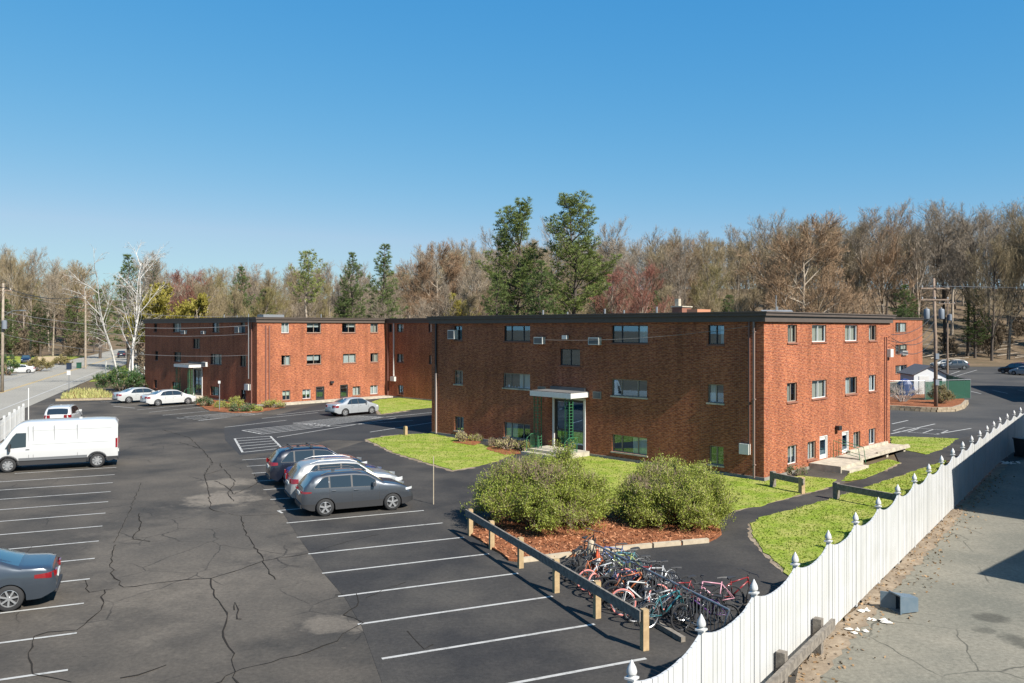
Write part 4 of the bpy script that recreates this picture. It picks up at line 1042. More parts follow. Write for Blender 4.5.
# thicket of twiggy brush filling the foot of the woods: nobody could count it
mbT, mbC = MB(), MB()
bt, bc = bare_tree(777, 5, spread=.9, crown_base=.03, n1=9, multi=3, trunk_r=.04, counts=(5, 5, 4), twig_w=.035)
for i in range(330):
    Y = T_R.uniform(116, 235); px = T_R.uniform(-60, 1100); X = (px-512)/F*Y
    if blocked(X, Y) or (px > 900 and Y < 175): continue
    a = T_R.uniform(0, 6.28); s_ = T_R.uniform(.6, 1.5); c_, q = math.cos(a)*s_, math.sin(a)*s_; z = hz(X, Y)
    for src, dst in ((bt, mbT), (bc, mbC)):
        dst.add([(X+x*c_-y*q, Y+x*q+y*c_, z+zz*s_) for x, y, zz in src.v], src.f)
o = mbC.build('thicket', varied('thicket_twigs_shaded', (.13, .1, .06), (.28, .21, .14)))  # twigs coloured darker to carry the shade inside the brush
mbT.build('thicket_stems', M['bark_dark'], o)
tag(o, 'dense brown thicket of bare brush along the foot of the woods', 'undergrowth', kind='stuff')

def pine(seed, H, base=.3, wmax=5.0, nw=22, dens=1.0, droop=0.0, shape=1.0, inner=.22):
    rnd = random.Random(seed); T = MB(); C = MB()
    pts = [Vector((rnd.gauss(0, .12)*i*.3, rnd.gauss(0, .12)*i*.3, H*i/8)) for i in range(9)]; pts[0] = Vector((0, 0, -.3))
    T.tube(pts, [H*.0145*(1-.88*i/8) for i in range(9)], 8, cap=False)
    def tuft(p, d, n_, L_):
        for _ in range(n_):
            e = rdir(d, rnd.uniform(.2, 1.1), rnd); e.z += .25; e.normalize(); w_ = rdir(e, math.pi/2, rnd)*L_*.075
            b = len(C.v); q = p+e*L_*rnd.uniform(.6, 1.1)
            C.v += [tuple(p-w_), tuple(p+w_), tuple(q)]; C.f.append((b, b+1, b+2)); C.m.append(0)
    for i in range(nw):
        f = base+(1-base)*(i/(nw-1))**.95; g = (f-base)/(1-base)
        prof = (math.sin(min(1, g*1.9+.25)*math.pi/2)*(1-g)**(.5*shape)+.07)
        nb = rnd.choice((3, 4, 5)); a0 = rnd.uniform(0, 6.28)
        j = min(7, int(f*8)); p0 = pts[j].lerp(pts[j+1], f*8-j)
        for k in range(nb):
            if rnd.random() < .12: continue
            a = a0+6.283*k/nb+rnd.gauss(0, .3); L_ = wmax*prof*rnd.uniform(.6, 1.15)
            el = .12+.75*g+rnd.gauss(0, .1)-droop
            d = Vector((math.cos(a)*math.cos(el), math.sin(a)*math.cos(el), math.sin(el)))
            seg = [p0]; dd = d
            for s_ in range(4): dd = (dd+Vector((rnd.gauss(0, .06), rnd.gauss(0, .06), .12))).normalized(); seg.append(seg[-1]+dd*L_/4)
            T.tube(seg, [.07*(1-.2*s_)*max(.5, L_/4) for s_ in range(5)], 4, cap=False)
            m_ = max(3, int(L_*4.2*dens))
            for s_ in range(m_):
                h = inner+(1-inner)*(s_+rnd.random())/m_; jj = min(3, int(h*4)); q = seg[jj].lerp(seg[jj+1], h*4-jj)
                side = rdir(dd, rnd.uniform(.7, 1.4), rnd); side.z = abs(side.z)*.35-.04; side.normalize(); l2 = L_*.3*(1.15-h)*rnd.uniform(.5, 1.2)+.25
                T.tube([q, q+side*l2], [.018, .008], 3, cap=False)
                for e in range(max(2, int(l2/.28))): tuft(q+side*l2*(e+1)/max(2, int(l2/.28)), (side+Vector((0, 0, .4))).normalized(), 8, .46)
            tuft(seg[-1], dd, 10, .45)
    return T, C
mkproto('pineA', pine(11, 25, .25, 6.2, 20, dens=1.75, shape=.7, inner=.36), M['bark_dark'], M['needles'])
mkproto('pineB', pine(12, 25, .33, 6.3, 19, dens=1.75, shape=.62, inner=.36), M['bark_dark'], M['needles'])
mkproto('pineC', pine(13, 20, .2, 4.4, 24, droop=.25, shape=1.5), M['bark_dark'], M['needles_dark'])
mkproto('pineD', pine(14, 20, .6, 4.0, 12), M['bark'], M['needles'])
def pt(key, px, ytop, Y, label, Hn, wide=1, group=None): return one(key, px, ytop, Y, label, 'pine_tree', Hn, wide, group)
pt('pineA', 517, 206, 112, 'left one of the two tall white pines above the nearest roof', 25, 1.12)
pt('pineB', 574, 203, 108, 'right one of the two tall white pines above the nearest roof', 25, 1.1)
pt('pineC', 540, 262, 100, 'shorter bushy pine at the foot of the two tall pines', 20, 1.3)
pt('pineC', 497, 275, 104, 'low bushy pine left of the two tall pines', 20, 1.3)
pt('pineC', 384, 246, 125, 'dark conical pine rising behind the brick wing', 20, 1.05)
pt('pineD', 307, 253, 122, 'green topped pine with a bare trunk above the far block roof', 20, 1.1)
pt('pineC', 352, 254, 150, 'small distant pine tip left of the conical pine', 20, 1)
pt('pineC', 241, 268, 160, 'dark distant pine between bare trees behind the far block', 20, 1)
pt('pineC', 128, 256, 150, 'dark pine rising behind the white birch stems', 20, 1.1)
pt('pineC', 152, 262, 165, 'dark pine just right of the birch crown', 20, 1.1)
for i, (px, yt, Y) in enumerate(((655, 292, 140), (728, 296, 150), (905, 286, 172), (975, 290, 180), (600, 292, 135), (40, 300, 205), (75, 296, 215), (5, 300, 190), (345, 292, 150), (265, 290, 150), (905, 305, 150), (100, 290, 200))):
    pt('pineC', px, yt, Y, 'young dark evergreen standing among the bare trees of the woods', 20, 1.5, 'young evergreens in the woods')

# white birch clump by the far block: three pale stems
def birch():
    rnd = random.Random(5); T = MB(); C = MB()
    def br(p, d, L_, r0, lev):
        k = 6 if lev == 0 else 4; pts = [p]; dd = d; ds = []
        for i in range(k):
            dd = (dd+Vector((rnd.gauss(0, .09), rnd.gauss(0, .09), (.05 if lev < 2 else -.02)))).normalized(); ds.append(dd); pts.append(pts[-1]+dd*L_/k)
        if lev <= 2: T.tube(pts, [max(.014, r0*(1-.8*i/k)) for i in range(k+1)], 6 if lev == 0 else 4, cap=False)
        else:
            s_ = rdir(dd, 1.57, rnd)*.014; b = len(C.v); C.v += [tuple(pts[0]-s_), tuple(pts[0]+s_), tuple(pts[2]+s_*.7), tuple(pts[2]-s_*.7), tuple(pts[-1])]; C.f += [(b, b+1, b+2, b+3), (b+3, b+2, b+4)]; C.m += [0, 0]
        if lev == 4: return
        for i in range((8, 5, 4, 3)[lev]):
            f = (.2 if lev == 0 else .2)+.78*((i+rnd.random())/(8, 5, 4, 3)[lev]); j = min(k-1, int(f*k)); q = pts[j].lerp(pts[j+1], f*k-j)
            br(q, rdir(ds[j], rnd.uniform(.35, .85), rnd), L_*((.33*(1.2-.6*f)) if lev == 0 else rnd.uniform(.35, .6)), r0*(.4 if lev == 0 else .45), lev+1)
    for lx, ly, x, h in ((-.09, .02, -.9, 15.5), (-.05, 0, .2, 16.5), (.08, -.04, .8, 16.5)):
        br(Vector((x, 0, -.2)), Vector((lx, ly, 1)).normalized(), h, .17, 0)
    return T, C
mkproto('birch', birch(), M['birch'], M['twig_birch'])
bX = (127-512)/F*108
put_tree('birch', (bX, 108, 0), 1.0, 0, 'white barked birch clump leaning over the hedge left of the far block', name='birch_tree')

# ------------------------------------------------------------------ bushes
def bush(name, loc, rx, ry, rz, nleaf, leaf, m, label, cat, seed, nst=40, bare=.25, lsz=.05, group=None, base=.12, flat=0, stem=None):
    rnd = random.Random(seed); root = empty(name, loc, 0, label, cat, group); S = MB(); Lf = MB(); tips = []
    ph = [rnd.uniform(0, 6.28) for _ in range(6)]
    def lump(a, e): return 1+.09*math.sin(3*a+ph[0])+.07*math.sin(5*a+ph[1]+e*3)+.06*math.sin(7*a+ph[2]-e*5)
    for i in range(nst):
        a = rnd.uniform(0, 6.283); e = math.asin(rnd.uniform(.08, 1)); rr = lump(a, e)
        tip = Vector((rx*math.cos(a)*math.cos(e)*rr, ry*math.sin(a)*math.cos(e)*rr, rz*(.12+.88*math.sin(e))*rr))
        b0 = Vector((math.cos(a)*rx*base, math.sin(a)*ry*base, -.05)); mid = b0.lerp(tip, .5)+Vector((rnd.gauss(0, .12), rnd.gauss(0, .12), rz*.12))
        S.tube([b0, mid, tip], [.035, .022, .007], 4, cap=False)
        for k in range(9):
            f = rnd.uniform(.3, 1); q = mid.lerp(tip, (f-.3)/.7); t2 = q+rdir((tip-b0).normalized(), rnd.uniform(.3, 1.1), rnd)*rnd.uniform(.25, .6)*rx*.4
            S.tube([q, t2], [.009, .003], 3, cap=False); tips += [(q.lerp(t2, .4)), (q.lerp(t2, .7)), t2]
            for g in range(5):
                h = q.lerp(t2, rnd.random()); S.tube([h, h+rdir(Vector((0, 0, 1)), rnd.uniform(0, 1.3), rnd)*rnd.uniform(.1, .28)], [.005, .003], 3, cap=False)
    dens = {}
    for i in range(nleaf):
        p = rnd.choice(tips)
        key = (round(p.x*1.2), round(p.y*1.2), round(p.z*1.4))
        if key not in dens: dens[key] = rnd.random()
        if dens[key] < bare and rnd.random() < .85: continue
        p = p+Vector((rnd.gauss(0, .09), rnd.gauss(0, .09), rnd.gauss(0, .09)))
        if p.z < .03: continue
        d = rdir(Vector((0, 0, 1)), rnd.uniform(0, 1.5), rnd); e = rdir(d, 1.57, rnd); s_ = lsz*rnd.uniform(.6, 1.3)
        b = len(Lf.v); Lf.v += [tuple(p), tuple(p+d*s_+e*s_*.45), tuple(p+d*s_*2), tuple(p+d*s_-e*s_*.45)]; Lf.f.append((b, b+1, b+2, b+3)); Lf.m.append(0)
    if name == 'round_bush':      # pale dead twigs standing out of the crown in patches
        for c_ in range(7):
            a = rnd.uniform(0, 6.283); e = rnd.uniform(.5, 1.3); cx, cy, cz = rx*.85*math.cos(a)*math.cos(e), ry*.85*math.sin(a)*math.cos(e), rz*(.15+.88*math.sin(e))
            for k in range(120):
                q = Vector((cx+rnd.gauss(0, .3), cy+rnd.gauss(0, .3), cz+rnd.gauss(0, .12))); S.tube([q, q+rdir(Vector((0, 0, 1)), rnd.uniform(0, .9), rnd)*rnd.uniform(.12, .3)], [.006, .003], 3, cap=False)
    S.build('stems', stem or M['stem'], root); Lf.build('foliage', m, root); return root
pb = G(545, 533); pb2 = G(672, 529)
bush('round_bush', (pb.x-.05, pb.y+1.0, 0), 2.4, 2.0, 2.35, 115000, 1, M['leaf'], 'big loose round bush at the left of the red mulch island', 'bush', 31, 170, .12, .034)
bush('round_bush', (pb2.x+.35, pb2.y+1.0, 0), 2.1, 1.9, 2.0, 115000, 1, M['leaf'], 'big denser round bush at the right of the red mulch island', 'bush', 32, 170, .03, .034)
p = GD(124, 98); 
for i, (dx, s_) in enumerate(((-1.7, 1), (0, 1.1), (1.7, 1))):
    pass
bush('hedge', (p.x+.2, p.y-1, 0), 3.1, 1.5, 2.35, 16000, 1, M['leaf_dark'], 'dark green clipped hedge below the white birch', 'hedge', 33, 60, 0, .07)
for i, (px, py, rx, rz, lab, mm) in enumerate(((203, 406.5, .9, .75, 'low green shrub nearest the entrance of the far block', 'leaf_dark'), (220, 408, .55, .4, 'small yellow green clump in the far block planting bed', 'leaf'),
    (235, 409, .8, .9, 'loose bronze green shrub in the far block planting bed', 'leaf'), (240, 412, .9, .6, 'bright low green shrub at the lot edge of the far planting bed', 'leaf_dark'), (272, 408.3, 1.1, .6, 'green shrub at the sunlit corner of the far block', 'leaf'), (253, 411.5, .6, .4, 'small yellow shrub at the corner of the far block', 'leaf'))):
    p = G(px, py); bush('shrub', (p.x, p.y+.3, 0), rx, rx*.8, rz, 1800, 1, M[mm], lab, 'shrub', 40+i, 22, .1, .055)
for i, (px, py, rx, rz, lab, mm) in enumerate(((462, 442, .45, .55, 'small flowering plant in the bed at the left end of the nearest block', 'flower'), (476, 441, .4, .3, 'tiny plant beside the small flowering plant by the nearest block', 'leaf'),
    (508, 450, .75, .7, 'pale flowering shrub just left of the green railed steps', 'flower'), (524, 452, .6, .55, 'sparse pink twigged shrub in front of the green railed steps', 'leaf'), (495, 447, .5, .5, 'low leafy plant under the basement window', 'leaf'), (793, 475, .5, .35, 'small green plant left of the concrete stoop', 'leaf_dark'))):
    p = G(px, py); bush('shrub', (p.x, p.y, 0), rx, rx*.8, rz, 500, 1, M[mm], lab, 'shrub', 60+i, 14, .2, .045)
# bed by the public road: yellow daffodils, rocks
p0 = [G(62, 400), G(120, 399.5), G(103, 391), G(78, 390), G(64, 394)]
sheet('planting_bed', [(p[0], p[1]) for p in p0], .04, M['mulch'], thick=.06, jag=.1)
mb = MB()
for p in scatter([(q.x, q.y) for q in p0], 9):
    for _ in range(2):
        d = rdir(Vector((0, 0, 1)), R.uniform(0, .6), R); w_ = rdir(d, 1.57, R)*.06; q = p+Vector((R.gauss(0, .1), R.gauss(0, .1), .03)); b = len(mb.v)
        mb.v += [tuple(q-w_), tuple(q+w_), tuple(q+d*R.uniform(.2, .5))]; mb.f.append((b, b+1, b+2)); mb.m.append(0)
tag(mb.build('daffodils', M['flower']), 'pale yellow flowers filling the planting bed beside the public road', 'flowers', kind='stuff')
mb = MB()
for i in range(16):
    a = G(60+i*3.9, 401-.1*i); mb.box((a.x, a.y, .1), (.75, .3, .24), .3+R.uniform(-.1, .1))
tag(mb.build('stone_edging', M['block']), 'pale stone edging of the flower bed beside the public road', 'edging')
bedf = [G(196, 405), G(210, 411), G(232, 413), G(258, 412.5), G(285, 407.5), G(258, 407), G(225, 401), G(200, 397.5)]
sheet('planting_bed', [(p[0], p[1]) for p in bedf], .045, M['mulch'], thick=.06, jag=.08)
sheet('planting_bed', [(p[0], p[1]) for p in [G(452, 443), G(475, 446), G(480, 442.5), G(462, 438)]], .047, M['mulch'], thick=.03, jag=.08)
sheet('planting_bed', [(p[0], p[1]) for p in [G(486, 450), G(505, 455.5), G(522, 454), G(534, 451), G(510, 444), G(492, 443)]], .048, M['mulch'], thick=.03, jag=.08)
# mulch island with timber edging
isl = [G(471, 536), G(474, 523), G(500, 515), G(560, 511), G(640, 513), G(700, 518), G(717, 525), G(722, 535), G(708, 543), G(655, 547), G(612, 552), G(570, 557), G(524, 562.5), G(510, 561), G(492, 549)]
sheet('mulch_island', [(p[0], p[1]) for p in isl], .075, M['mulch'], thick=.09, jag=.05)
mb = MB()
for p in scatter([(q.x, q.y) for q in isl], 60):
    d = rdir(Vector((0, 0, 1)), R.uniform(.9, 1.6), R); w_ = rdir(d, 1.57, R)*.018; b = len(mb.v); L_ = R.uniform(.05, .13)
    q = Vector((p.x, p.y, .085)); mb.v += [tuple(q-w_), tuple(q+w_), tuple(q+d*L_+w_), tuple(q+d*L_-w_)]; mb.f.append((b, b+1, b+2, b+3)); mb.m.append(0)
tag(mb.build('bark_chips', varied('bark_chip', (.2, .07, .03), (.55, .26, .13))), 'reddish bark chips strewn over the mulch island', 'mulch', kind='stuff')
for (a, b, lab) in (((521, 562.5), (571, 556.5), 'longest pale landscape timber edging the mulch island behind the rail'), ((573, 556), (609, 552), 'pale landscape timber hidden behind the heap of bicycles'),
                    ((611, 551.5), (651, 547.5), 'pale landscape timber in the middle of the island edge'), ((653, 547.3), (680, 545), 'short pale landscape timber second from the right tip of the island'), ((682, 544.8), (708, 542.5), 'pale landscape timber at the right tip of the island')):
    mb = MB(); A_, B_ = G(*a), G(*b); mb.beam(A_+Vector((0, 0, .075)), B_+Vector((0, 0, .075)), .15, .14); tag(mb.build('landscape_timber', M['landscape_timber']), lab, 'timber', 'timbers edging the mulch island')

# ------------------------------------------------------------------ guard rail of the car park
rail = empty('wooden_guard_rail', (0, 0, 0), 0, 'weathered wooden guard rail on pale posts between the stalls and the bicycles', 'guard rail')
pp = [G(470.4, 535.5), G(491.6, 549), G(520.5, 568), G(556, 592.5), G(597, 618), G(644.5, 650)]
for p in pp:
    mb = MB(); mb.box((p.x, p.y, .44), (.15, .15, .98), .4); mb.build('post', M['wood_post'], rail)
mb = MB(); off = Vector((-.917, -.4, 0))*.1
mb.beam(pp[0]+off+(pp[0]-pp[1])*.1+Vector((0, 0, .78)), pp[-1]+off+Vector((0, 0, .78)), .06, .24); mb.build('rail', M['wood_grey'], rail)
# two low timber barriers by the stoop
for a, b, lab in (((772, 487), (803, 494), 'short low timber barrier by the concrete stoop'), ((834.5, 499), (900, 512), 'long low timber barrier ending behind the white fence')):
    A_, B_ = G(*a), G(*b); g = empty('timber_barrier', A_, 0, lab, 'barrier', 'low timber barriers by the path'); d = B_-A_
    for k in ((0, 1)):
        q = d*(k*.93+.03); mb = MB(); mb.box((q.x, q.y, .34), (.2, .2, .78), math.atan2(d.y, d.x)); mb.build('post', M['wood_post'] if k else M['wood_grey'], g)
    mb = MB(); mb.beam(Vector((0, 0, .56))-d.normalized()*.1+Vector((0, -.1, 0)), d+Vector((0, -.1, .56)), .1, .26); mb.build('rail', M['wood_grey'], g)
# broken rail on the drive side of the white fence
g = empty('broken_timber_rail', (7.0, 18.2, 0), 0, 'splintered grey timber rail leaning at the foot of the white fence', 'guard rail')
fdir = Vector((.6, .8, 0))
fb = lambda s, o=0: Vector((7.04+.6*s+.8*o, 19.17+.8*s-.6*o, 0))
c0 = Vector((7.0, 18.2, 0))
for s_ in (-.5, -2.9):
    q = fb(s_, .18)-c0; mb = MB(); mb.box((q.x, q.y, .35), (.18, .18, .85), .93); mb.build('post', M['wood_grey'], g)
mb = MB(); mb.beam(fb(.1, .34)-c0+Vector((0, 0, .52)), fb(-5.5, .34)-c0+Vector((0, 0, .5)), .09, .22); mb.build('rail', M['wood_grey'], g)

# ------------------------------------------------------------------ white scalloped fence
def scallop_fence(pts_s, Hp=2.1):
    root = empty('white_fence', (0, 0, 0), 0, 'tall white scalloped board fence with pointed post caps beside the drive', 'fence')
    P = pts_s
    rnd = random.Random(3)
    for i, p in enumerate(P):
        d = (P[min(i+1, len(P)-1)]-P[max(0, i-1)]).normalized(); rz = math.atan2(d.y, d.x)
        mb = MB(); mb.box((p.x, p.y, Hp/2+.03), (.115, .075, Hp+.1), rz); ps = mb.build('post', M['fence_white'], root)
        mb = MB(); mb.box((p.x, p.y, Hp+.095), (.16, .16, .03), rz)
        mb.lathe([(.05, Hp+.11), (.05, Hp+.15), (.075, Hp+.16), (.08, Hp+.19), (.064, Hp+.25), (.032, Hp+.31), (.006, Hp+.36)], 10, 'Z', (p.x, p.y, 0)); mb.build('post_cap', M['fence_white'], ps, smooth=True, angle=40)
    for a, b in zip(P, P[1:]):
        L_ = (b-a).length; d = (b-a)/L_; nn = Vector((d.y, -d.x, 0)); k = 13; mb = MB(); w_ = (L_-.13)/k
        for i in range(k):
            s0 = .065+i*w_; t_ = (s0+w_/2)/L_; 
            def top(s): x = (s/L_-.5)*2; return Hp+.06-.22*(1-abs(x)**2.3)
            s1 = s0+w_-.014; off_ = .012+rnd.uniform(-.006, .006)
            q = [a+d*s0+nn*(.02+off_), a+d*s1+nn*(.02+off_), a+d*s1-nn*(.02-off_), a+d*s0-nn*(.02-off_)]
            zt = [top(s0), top(s1), top(s1), top(s0)]
            vs = [Vector((c.x, c.y, .05)) for c in q]+[Vector((c.x, c.y, z)) for c, z in zip(q, zt)]
            mb.add(vs, [(3, 2, 1, 0), (4, 5, 6, 7), (0, 1, 5, 4), (1, 2, 6, 5), (2, 3, 7, 6), (3, 0, 4, 7)])
        for z in (.25, 1.05, 1.6): mb.beam(a+d*.065-nn*.05+Vector((0, 0, z)), b-d*.065-nn*.05+Vector((0, 0, z)), .045, .09)
        mb.build('board_panel', M['fence_white'], root)
P = [fb(-11.25+2.43*k) for k in range(19)]
last = P[-1]; bd = Vector((.63, .777, 0))
P += [last+bd*2.43*k for k in range(1, 6)]
scallop_fence(P)
# leaf litter and dirt at the foot of the fence on the drive
tag(strip('dirt_verge', [fb(-11, .3), fb(0, .3), fb(8, .25), fb(20, .2), fb(32, .2)], .55, -.004, M['dirt'], .35), kind='structure')
mb = MB()
for i in range(900):
    s_ = R.uniform(-9, 28); o_ = abs(R.gauss(.0, .55))+.05; q = fb(s_, o_); e = rdir(Vector((0, 0, 1)), R.uniform(.9, 1.57), R); w_ = rdir(e, 1.57, R)*R.uniform(.015, .04); b = len(mb.v); L_ = R.uniform(.03, .09)
    q.z = .004; mb.v += [tuple(q-w_), tuple(q+w_), tuple(q+e*L_+w_*.4), tuple(q+e*L_-w_*.6)]; mb.f.append((b, b+1, b+2, b+3)); mb.m.append(0)
tag(mb.build('leaf_litter', varied('dead_leaves', (.2, .12, .06), (.45, .3, .16))), 'dry brown leaves blown along the foot of the white fence', 'leaves', kind='stuff')
def scrap(px, py, n_, r_s, label, m='litter'):
    c_ = G(px, py); bm_ = MB(); rnd = random.Random(int(px))
    for k in range(n_):
        a = rnd.uniform(0, 6.28); rr = rnd.uniform(0, r_s); x, y = math.cos(a)*rr, math.sin(a)*rr*.6; s_ = rnd.uniform(.05, .16)
        ring = [(x+math.cos(t_)*s_*rnd.uniform(.5, 1), y+math.sin(t_)*s_*rnd.uniform(.5, 1)) for t_ in [j*6.283/7 for j in range(7)]]
        b = len(bm_.v); bm_.v += [(p_[0], p_[1], rnd.uniform(0, .03)) for p_ in ring]+[(x, y, rnd.uniform(.04, .09))]
        for j in range(7): bm_.f.append((b+j, b+(j+1) % 7, b+7)); bm_.m.append(0)
    o = bm_.build('crumpled_litter', M[m]); o.location = c_; tag(o, label, 'litter')
scrap(857, 631, 6, .3, 'crumpled pale paper on the drive between the fence and the blue bin')
scrap(870, 620.5, 3, .22, 'few small pale scraps nearest the fallen blue bin')
scrap(884, 621.5, 3, .2, 'pale shred lying just in front of the blue bin')
scrap(1008, 463, 30, .9, 'heap of white shreds by the far end of the fence')
scrap(866, 611, 4, .3, 'scattered tan scraps at the foot of the fence')

# fallen blue-grey bin on its side
def tipped_bin():
    c_ = G(904, 611); root = empty('fallen_bin', c_, math.radians(12), 'faded blue grey plastic bin lying on its side on the drive', 'bin'); root.scale = (.74, .74, .8)
    mb = MB(); X0, X1 = -.28, .36
    def ring(x, w_, h): return [(x, -w_, .02), (x, w_, .02), (x, w_, h), (x, -w_, h)]
    o_ = ring(-.36, .29, .56)+ring(.4, .22, .46); i_ = ring(-.361, .265, .535)+ring(.37, .2, .435)
    mb.add([Vector(p_) for p_ in o_], [(0, 1, 5, 4), (1, 2, 6, 5), (2, 3, 7, 6), (3, 0, 4, 7), (4, 5, 6, 7)])
    mb.add([Vector((p_[0], p_[1], p_[2]+(.02 if k in (0, 1, 4, 5) else 0))) for k, p_ in enumerate(i_)], [(0, 4, 5, 1), (1, 5, 6, 2), (2, 6, 7, 3), (3, 7, 4, 0), (4, 7, 6, 5)])
    b_ = mb.build('bin_body', M['bin_blue'], root)
    for x in (-.1, .15): mb = MB(); mb.bbox(x, x+.03, -.285+.03*(x > 0), .285-.03*(x > 0), .025, .55-.04*(x > 0)); 
    mb = MB(); mb.bbox(-.38, -.33, -.32, .32, .0, .03); mb.bbox(-.38, -.33, -.32, .32, .56, .6); mb.bbox(-.379, -.331, -.32, -.29, .03, .56); mb.bbox(-.379, -.331, .29, .32, .03, .56); mb.build('rim', M['bin_blue'], root)
    mb = MB(); mb.box((-.41, .3, .3), (.04, .5, .52), .9); mb.build('lid', M['bin_blue'], root)
tipped_bin()
# dark bin by the far end of the fence
p = G(1023, 457); root = empty('wheeled_bin', p, .3, 'dark wheeled bin standing by the far end of the fence', 'bin')
mb = MB(); mb.add([Vector(x) for x in ((-.25, -.28, .05), (.25, -.28, .05), (.25, .28, .05), (-.25, .28, .05), (-.32, -.36, 1.0), (.32, -.36, 1.0), (.32, .36, 1.0), (-.32, .36, 1.0))], [(0, 3, 2, 1), (4, 5, 6, 7), (0, 1, 5, 4), (1, 2, 6, 5), (2, 3, 7, 6), (3, 0, 4, 7)]); mb.build('bin_body', M['plastic'], root)
mb = MB(); mb.box((0, 0, 1.04), (.7, .78, .06)); mb.build('lid', M['dark_metal'], root)
for sx in (-1, 1): mb = MB(); mb.lathe([(.1, -.03), (.1, .03)], 14, 'Y', (sx*.2, .3, .1)); mb.build('wheel', M['tyre'], root)

# ------------------------------------------------------------------ picket fences by the public road
def picket(a, b, label, n_, post=2.4, H_=1.45):
    root = empty('picket_fence', a, 0, label, 'fence'); d = Vector(b)-Vector(a); L_ = d.length; d.normalize(); rz = math.atan2(d.y, d.x); k = max(1, round(L_/post))
    for i in range(k+1):
        q = d*L_*i/k; mb = MB(); mb.box((q.x, q.y, H_/2+.04), (.15, .15, H_+.12), rz); mb.build('post', M['fence_white'], root)
    mb = MB()
    for z in (.35, 1.1): mb.beam(d*0+Vector((0, 0, z)), d*L_+Vector((0, 0, z)), .05, .1)
    m_ = int(L_/.34)
    for i in range(m_):
        q = d*(L_*(i+.5)/m_); mb.box((q.x+d.y*.04, q.y-d.x*.04, H_/2+.02), (.1, .025, H_-.12), rz)
    mb.build('pickets', M['fence_white'], root)
picket(G(-22, 460), G(23.5, 424), 'white picket fence at the roadside left of the white van', 0)
picket(GD(131, 134), GD(147, 122), 'short white picket fence behind the birch and the hedge', 0)
def post_sign(px, y0, y1, label, w_=0, m='reflective', rad=.04, py=None, name='sign_post'):
    p = G(px, y1); h = HC-(y0-HY)*p.y/F; root = empty(name, p, 0, label, 'sign' if w_ else 'marker post')
    mb = MB(); mb.tube([(0, 0, -.1), (0, 0, h-(w_*.5 if w_ else 0))], rad, 6); mb.build('pole', M[m] if not w_ else M['grey_metal'], root)
    if w_: mb = MB(); mb.box((0, -.06, h-w_*.5), (w_, .03, w_*1.2)); mb.build('sign_panel', M['reflective'], root)
post_sign(69, 371, 391.5, 'small white sign on a thin pole beside the flower bed', .42)
post_sign(106, 360, 378, 'plain white post left of the birch by the road', 0, rad=.08)
post_sign(28.5, 388, 423, 'thin white pole at the end of the picket fence', 0, rad=.035)
post_sign(433.5, 456.5, 504.5, 'thin pale marker stick leaning at the edge of the near stalls', 0, 'landscape_timber', rad=.02)
p = G(405.5, 435.5); mb = MB(); mb.box((0, 0, .28), (.2, .2, .62), .78); mb.box((0, 0, .61), (.16, .16, .05), .78); o = mb.build('wooden_bollard', M['wood_post']); o.location = p; tag(o, 'stubby pale wooden bollard at the tip of the entrance lawn', 'bollard')
post_sign(219.5, 381, 410, 'thin grey sign pole in the bed before the far block', .2)

# ------------------------------------------------------------------ utility poles and wires
def wires(pts, sag, label, r_=.018, m='wire', group='overhead wires'):
    A_, B_ = Vector(pts[0]), Vector(pts[1]); mb = MB(); k = 14
    q = [A_.lerp(B_, i/k)-Vector((0, 0, sag*4*(i/k)*(1-i/k))) for i in range(k+1)]; mb.tube(q, r_, 4)
    tag(mb.build('overhead_wire', M[m]), label, 'wire', group)
up_ = G(936, 410.5); up_.z = .3
root = empty('utility_pole', up_, 0, 'tall brown utility pole on the block walled bed by the shed', 'utility pole')
topz = 4.4+HC-.3
mb = MB(); mb.tube([(0, 0, -.4), (-.05, 0, topz*.5), (-.2, 0, topz)], [.17, .145, .11], 10); mb.build('pole', M['pole_wood'], root, smooth=True)
def crossarm(root, z, half, rz=0, ins=4):
    mb = MB(); mb.box((-.15, -.13, z), (half*2, .1, .12), rz); ca = mb.build('crossarm', M['pole_wood'], root)
    for k in range(ins):
        x = -half+.15+k*(2*half-.3)/(ins-1); mb = MB(); mb.lathe([(.03, z+.06), (.06, z+.1), (.04, z+.15), (.06, z+.19), (.02, z+.24)], 8, 'Z', (x*math.cos(rz)-.15, x*math.sin(rz)-.13, 0)); mb.build('insulator', M['porcelain'], ca)
crossarm(root, topz-.9, 1.3, .05); crossarm(root, topz-1.9, 1.3, .05, 3)
for x in (-.75, .55):
    mb = MB(); mb.lathe([(.0, -.02), (.22, 0), (.24, .1), (.24, .8), (.2, .88), (.05, .9)], 14, 'Z', (x-.12, -.1, topz-3.6)); tr = mb.build('transformer', M['transformer'], root, smooth=True, angle=40)
    mb = MB(); mb.lathe([(.03, .0), (.05, .08), (.03, .14)], 8, 'Z', (x-.12, -.1, topz-2.72)); mb.build('bushing', M['porcelain'], tr)
for z in (2.2, 4.5): mb = MB(); mb.box((.02, -.18, z), (.3, .1, .5)); mb.build('meter_box', M['transformer'], root)
up2 = GD(947.5, 120, 0); root = empty('utility_pole', up2, 0, 'thin farther utility pole behind the white shed', 'utility pole')
mb = MB(); mb.tube([(0, 0, -.3), (0, 0, 11.5)], [.15, .1], 8); mb.build('pole', M['pole_wood'], root); crossarm(root, 10.8, 1.2)
mb = MB(); mb.lathe([(.0, -.02), (.25, 0), (.25, .85), (.05, .92)], 12, 'Z', (.25, -.2, 8.4)); mb.build('transformer', M['transformer'], root)
lp = G(2, 392); root = empty('utility_pole', lp, 0, 'leftmost utility pole with a street light arm beside the road', 'utility pole')
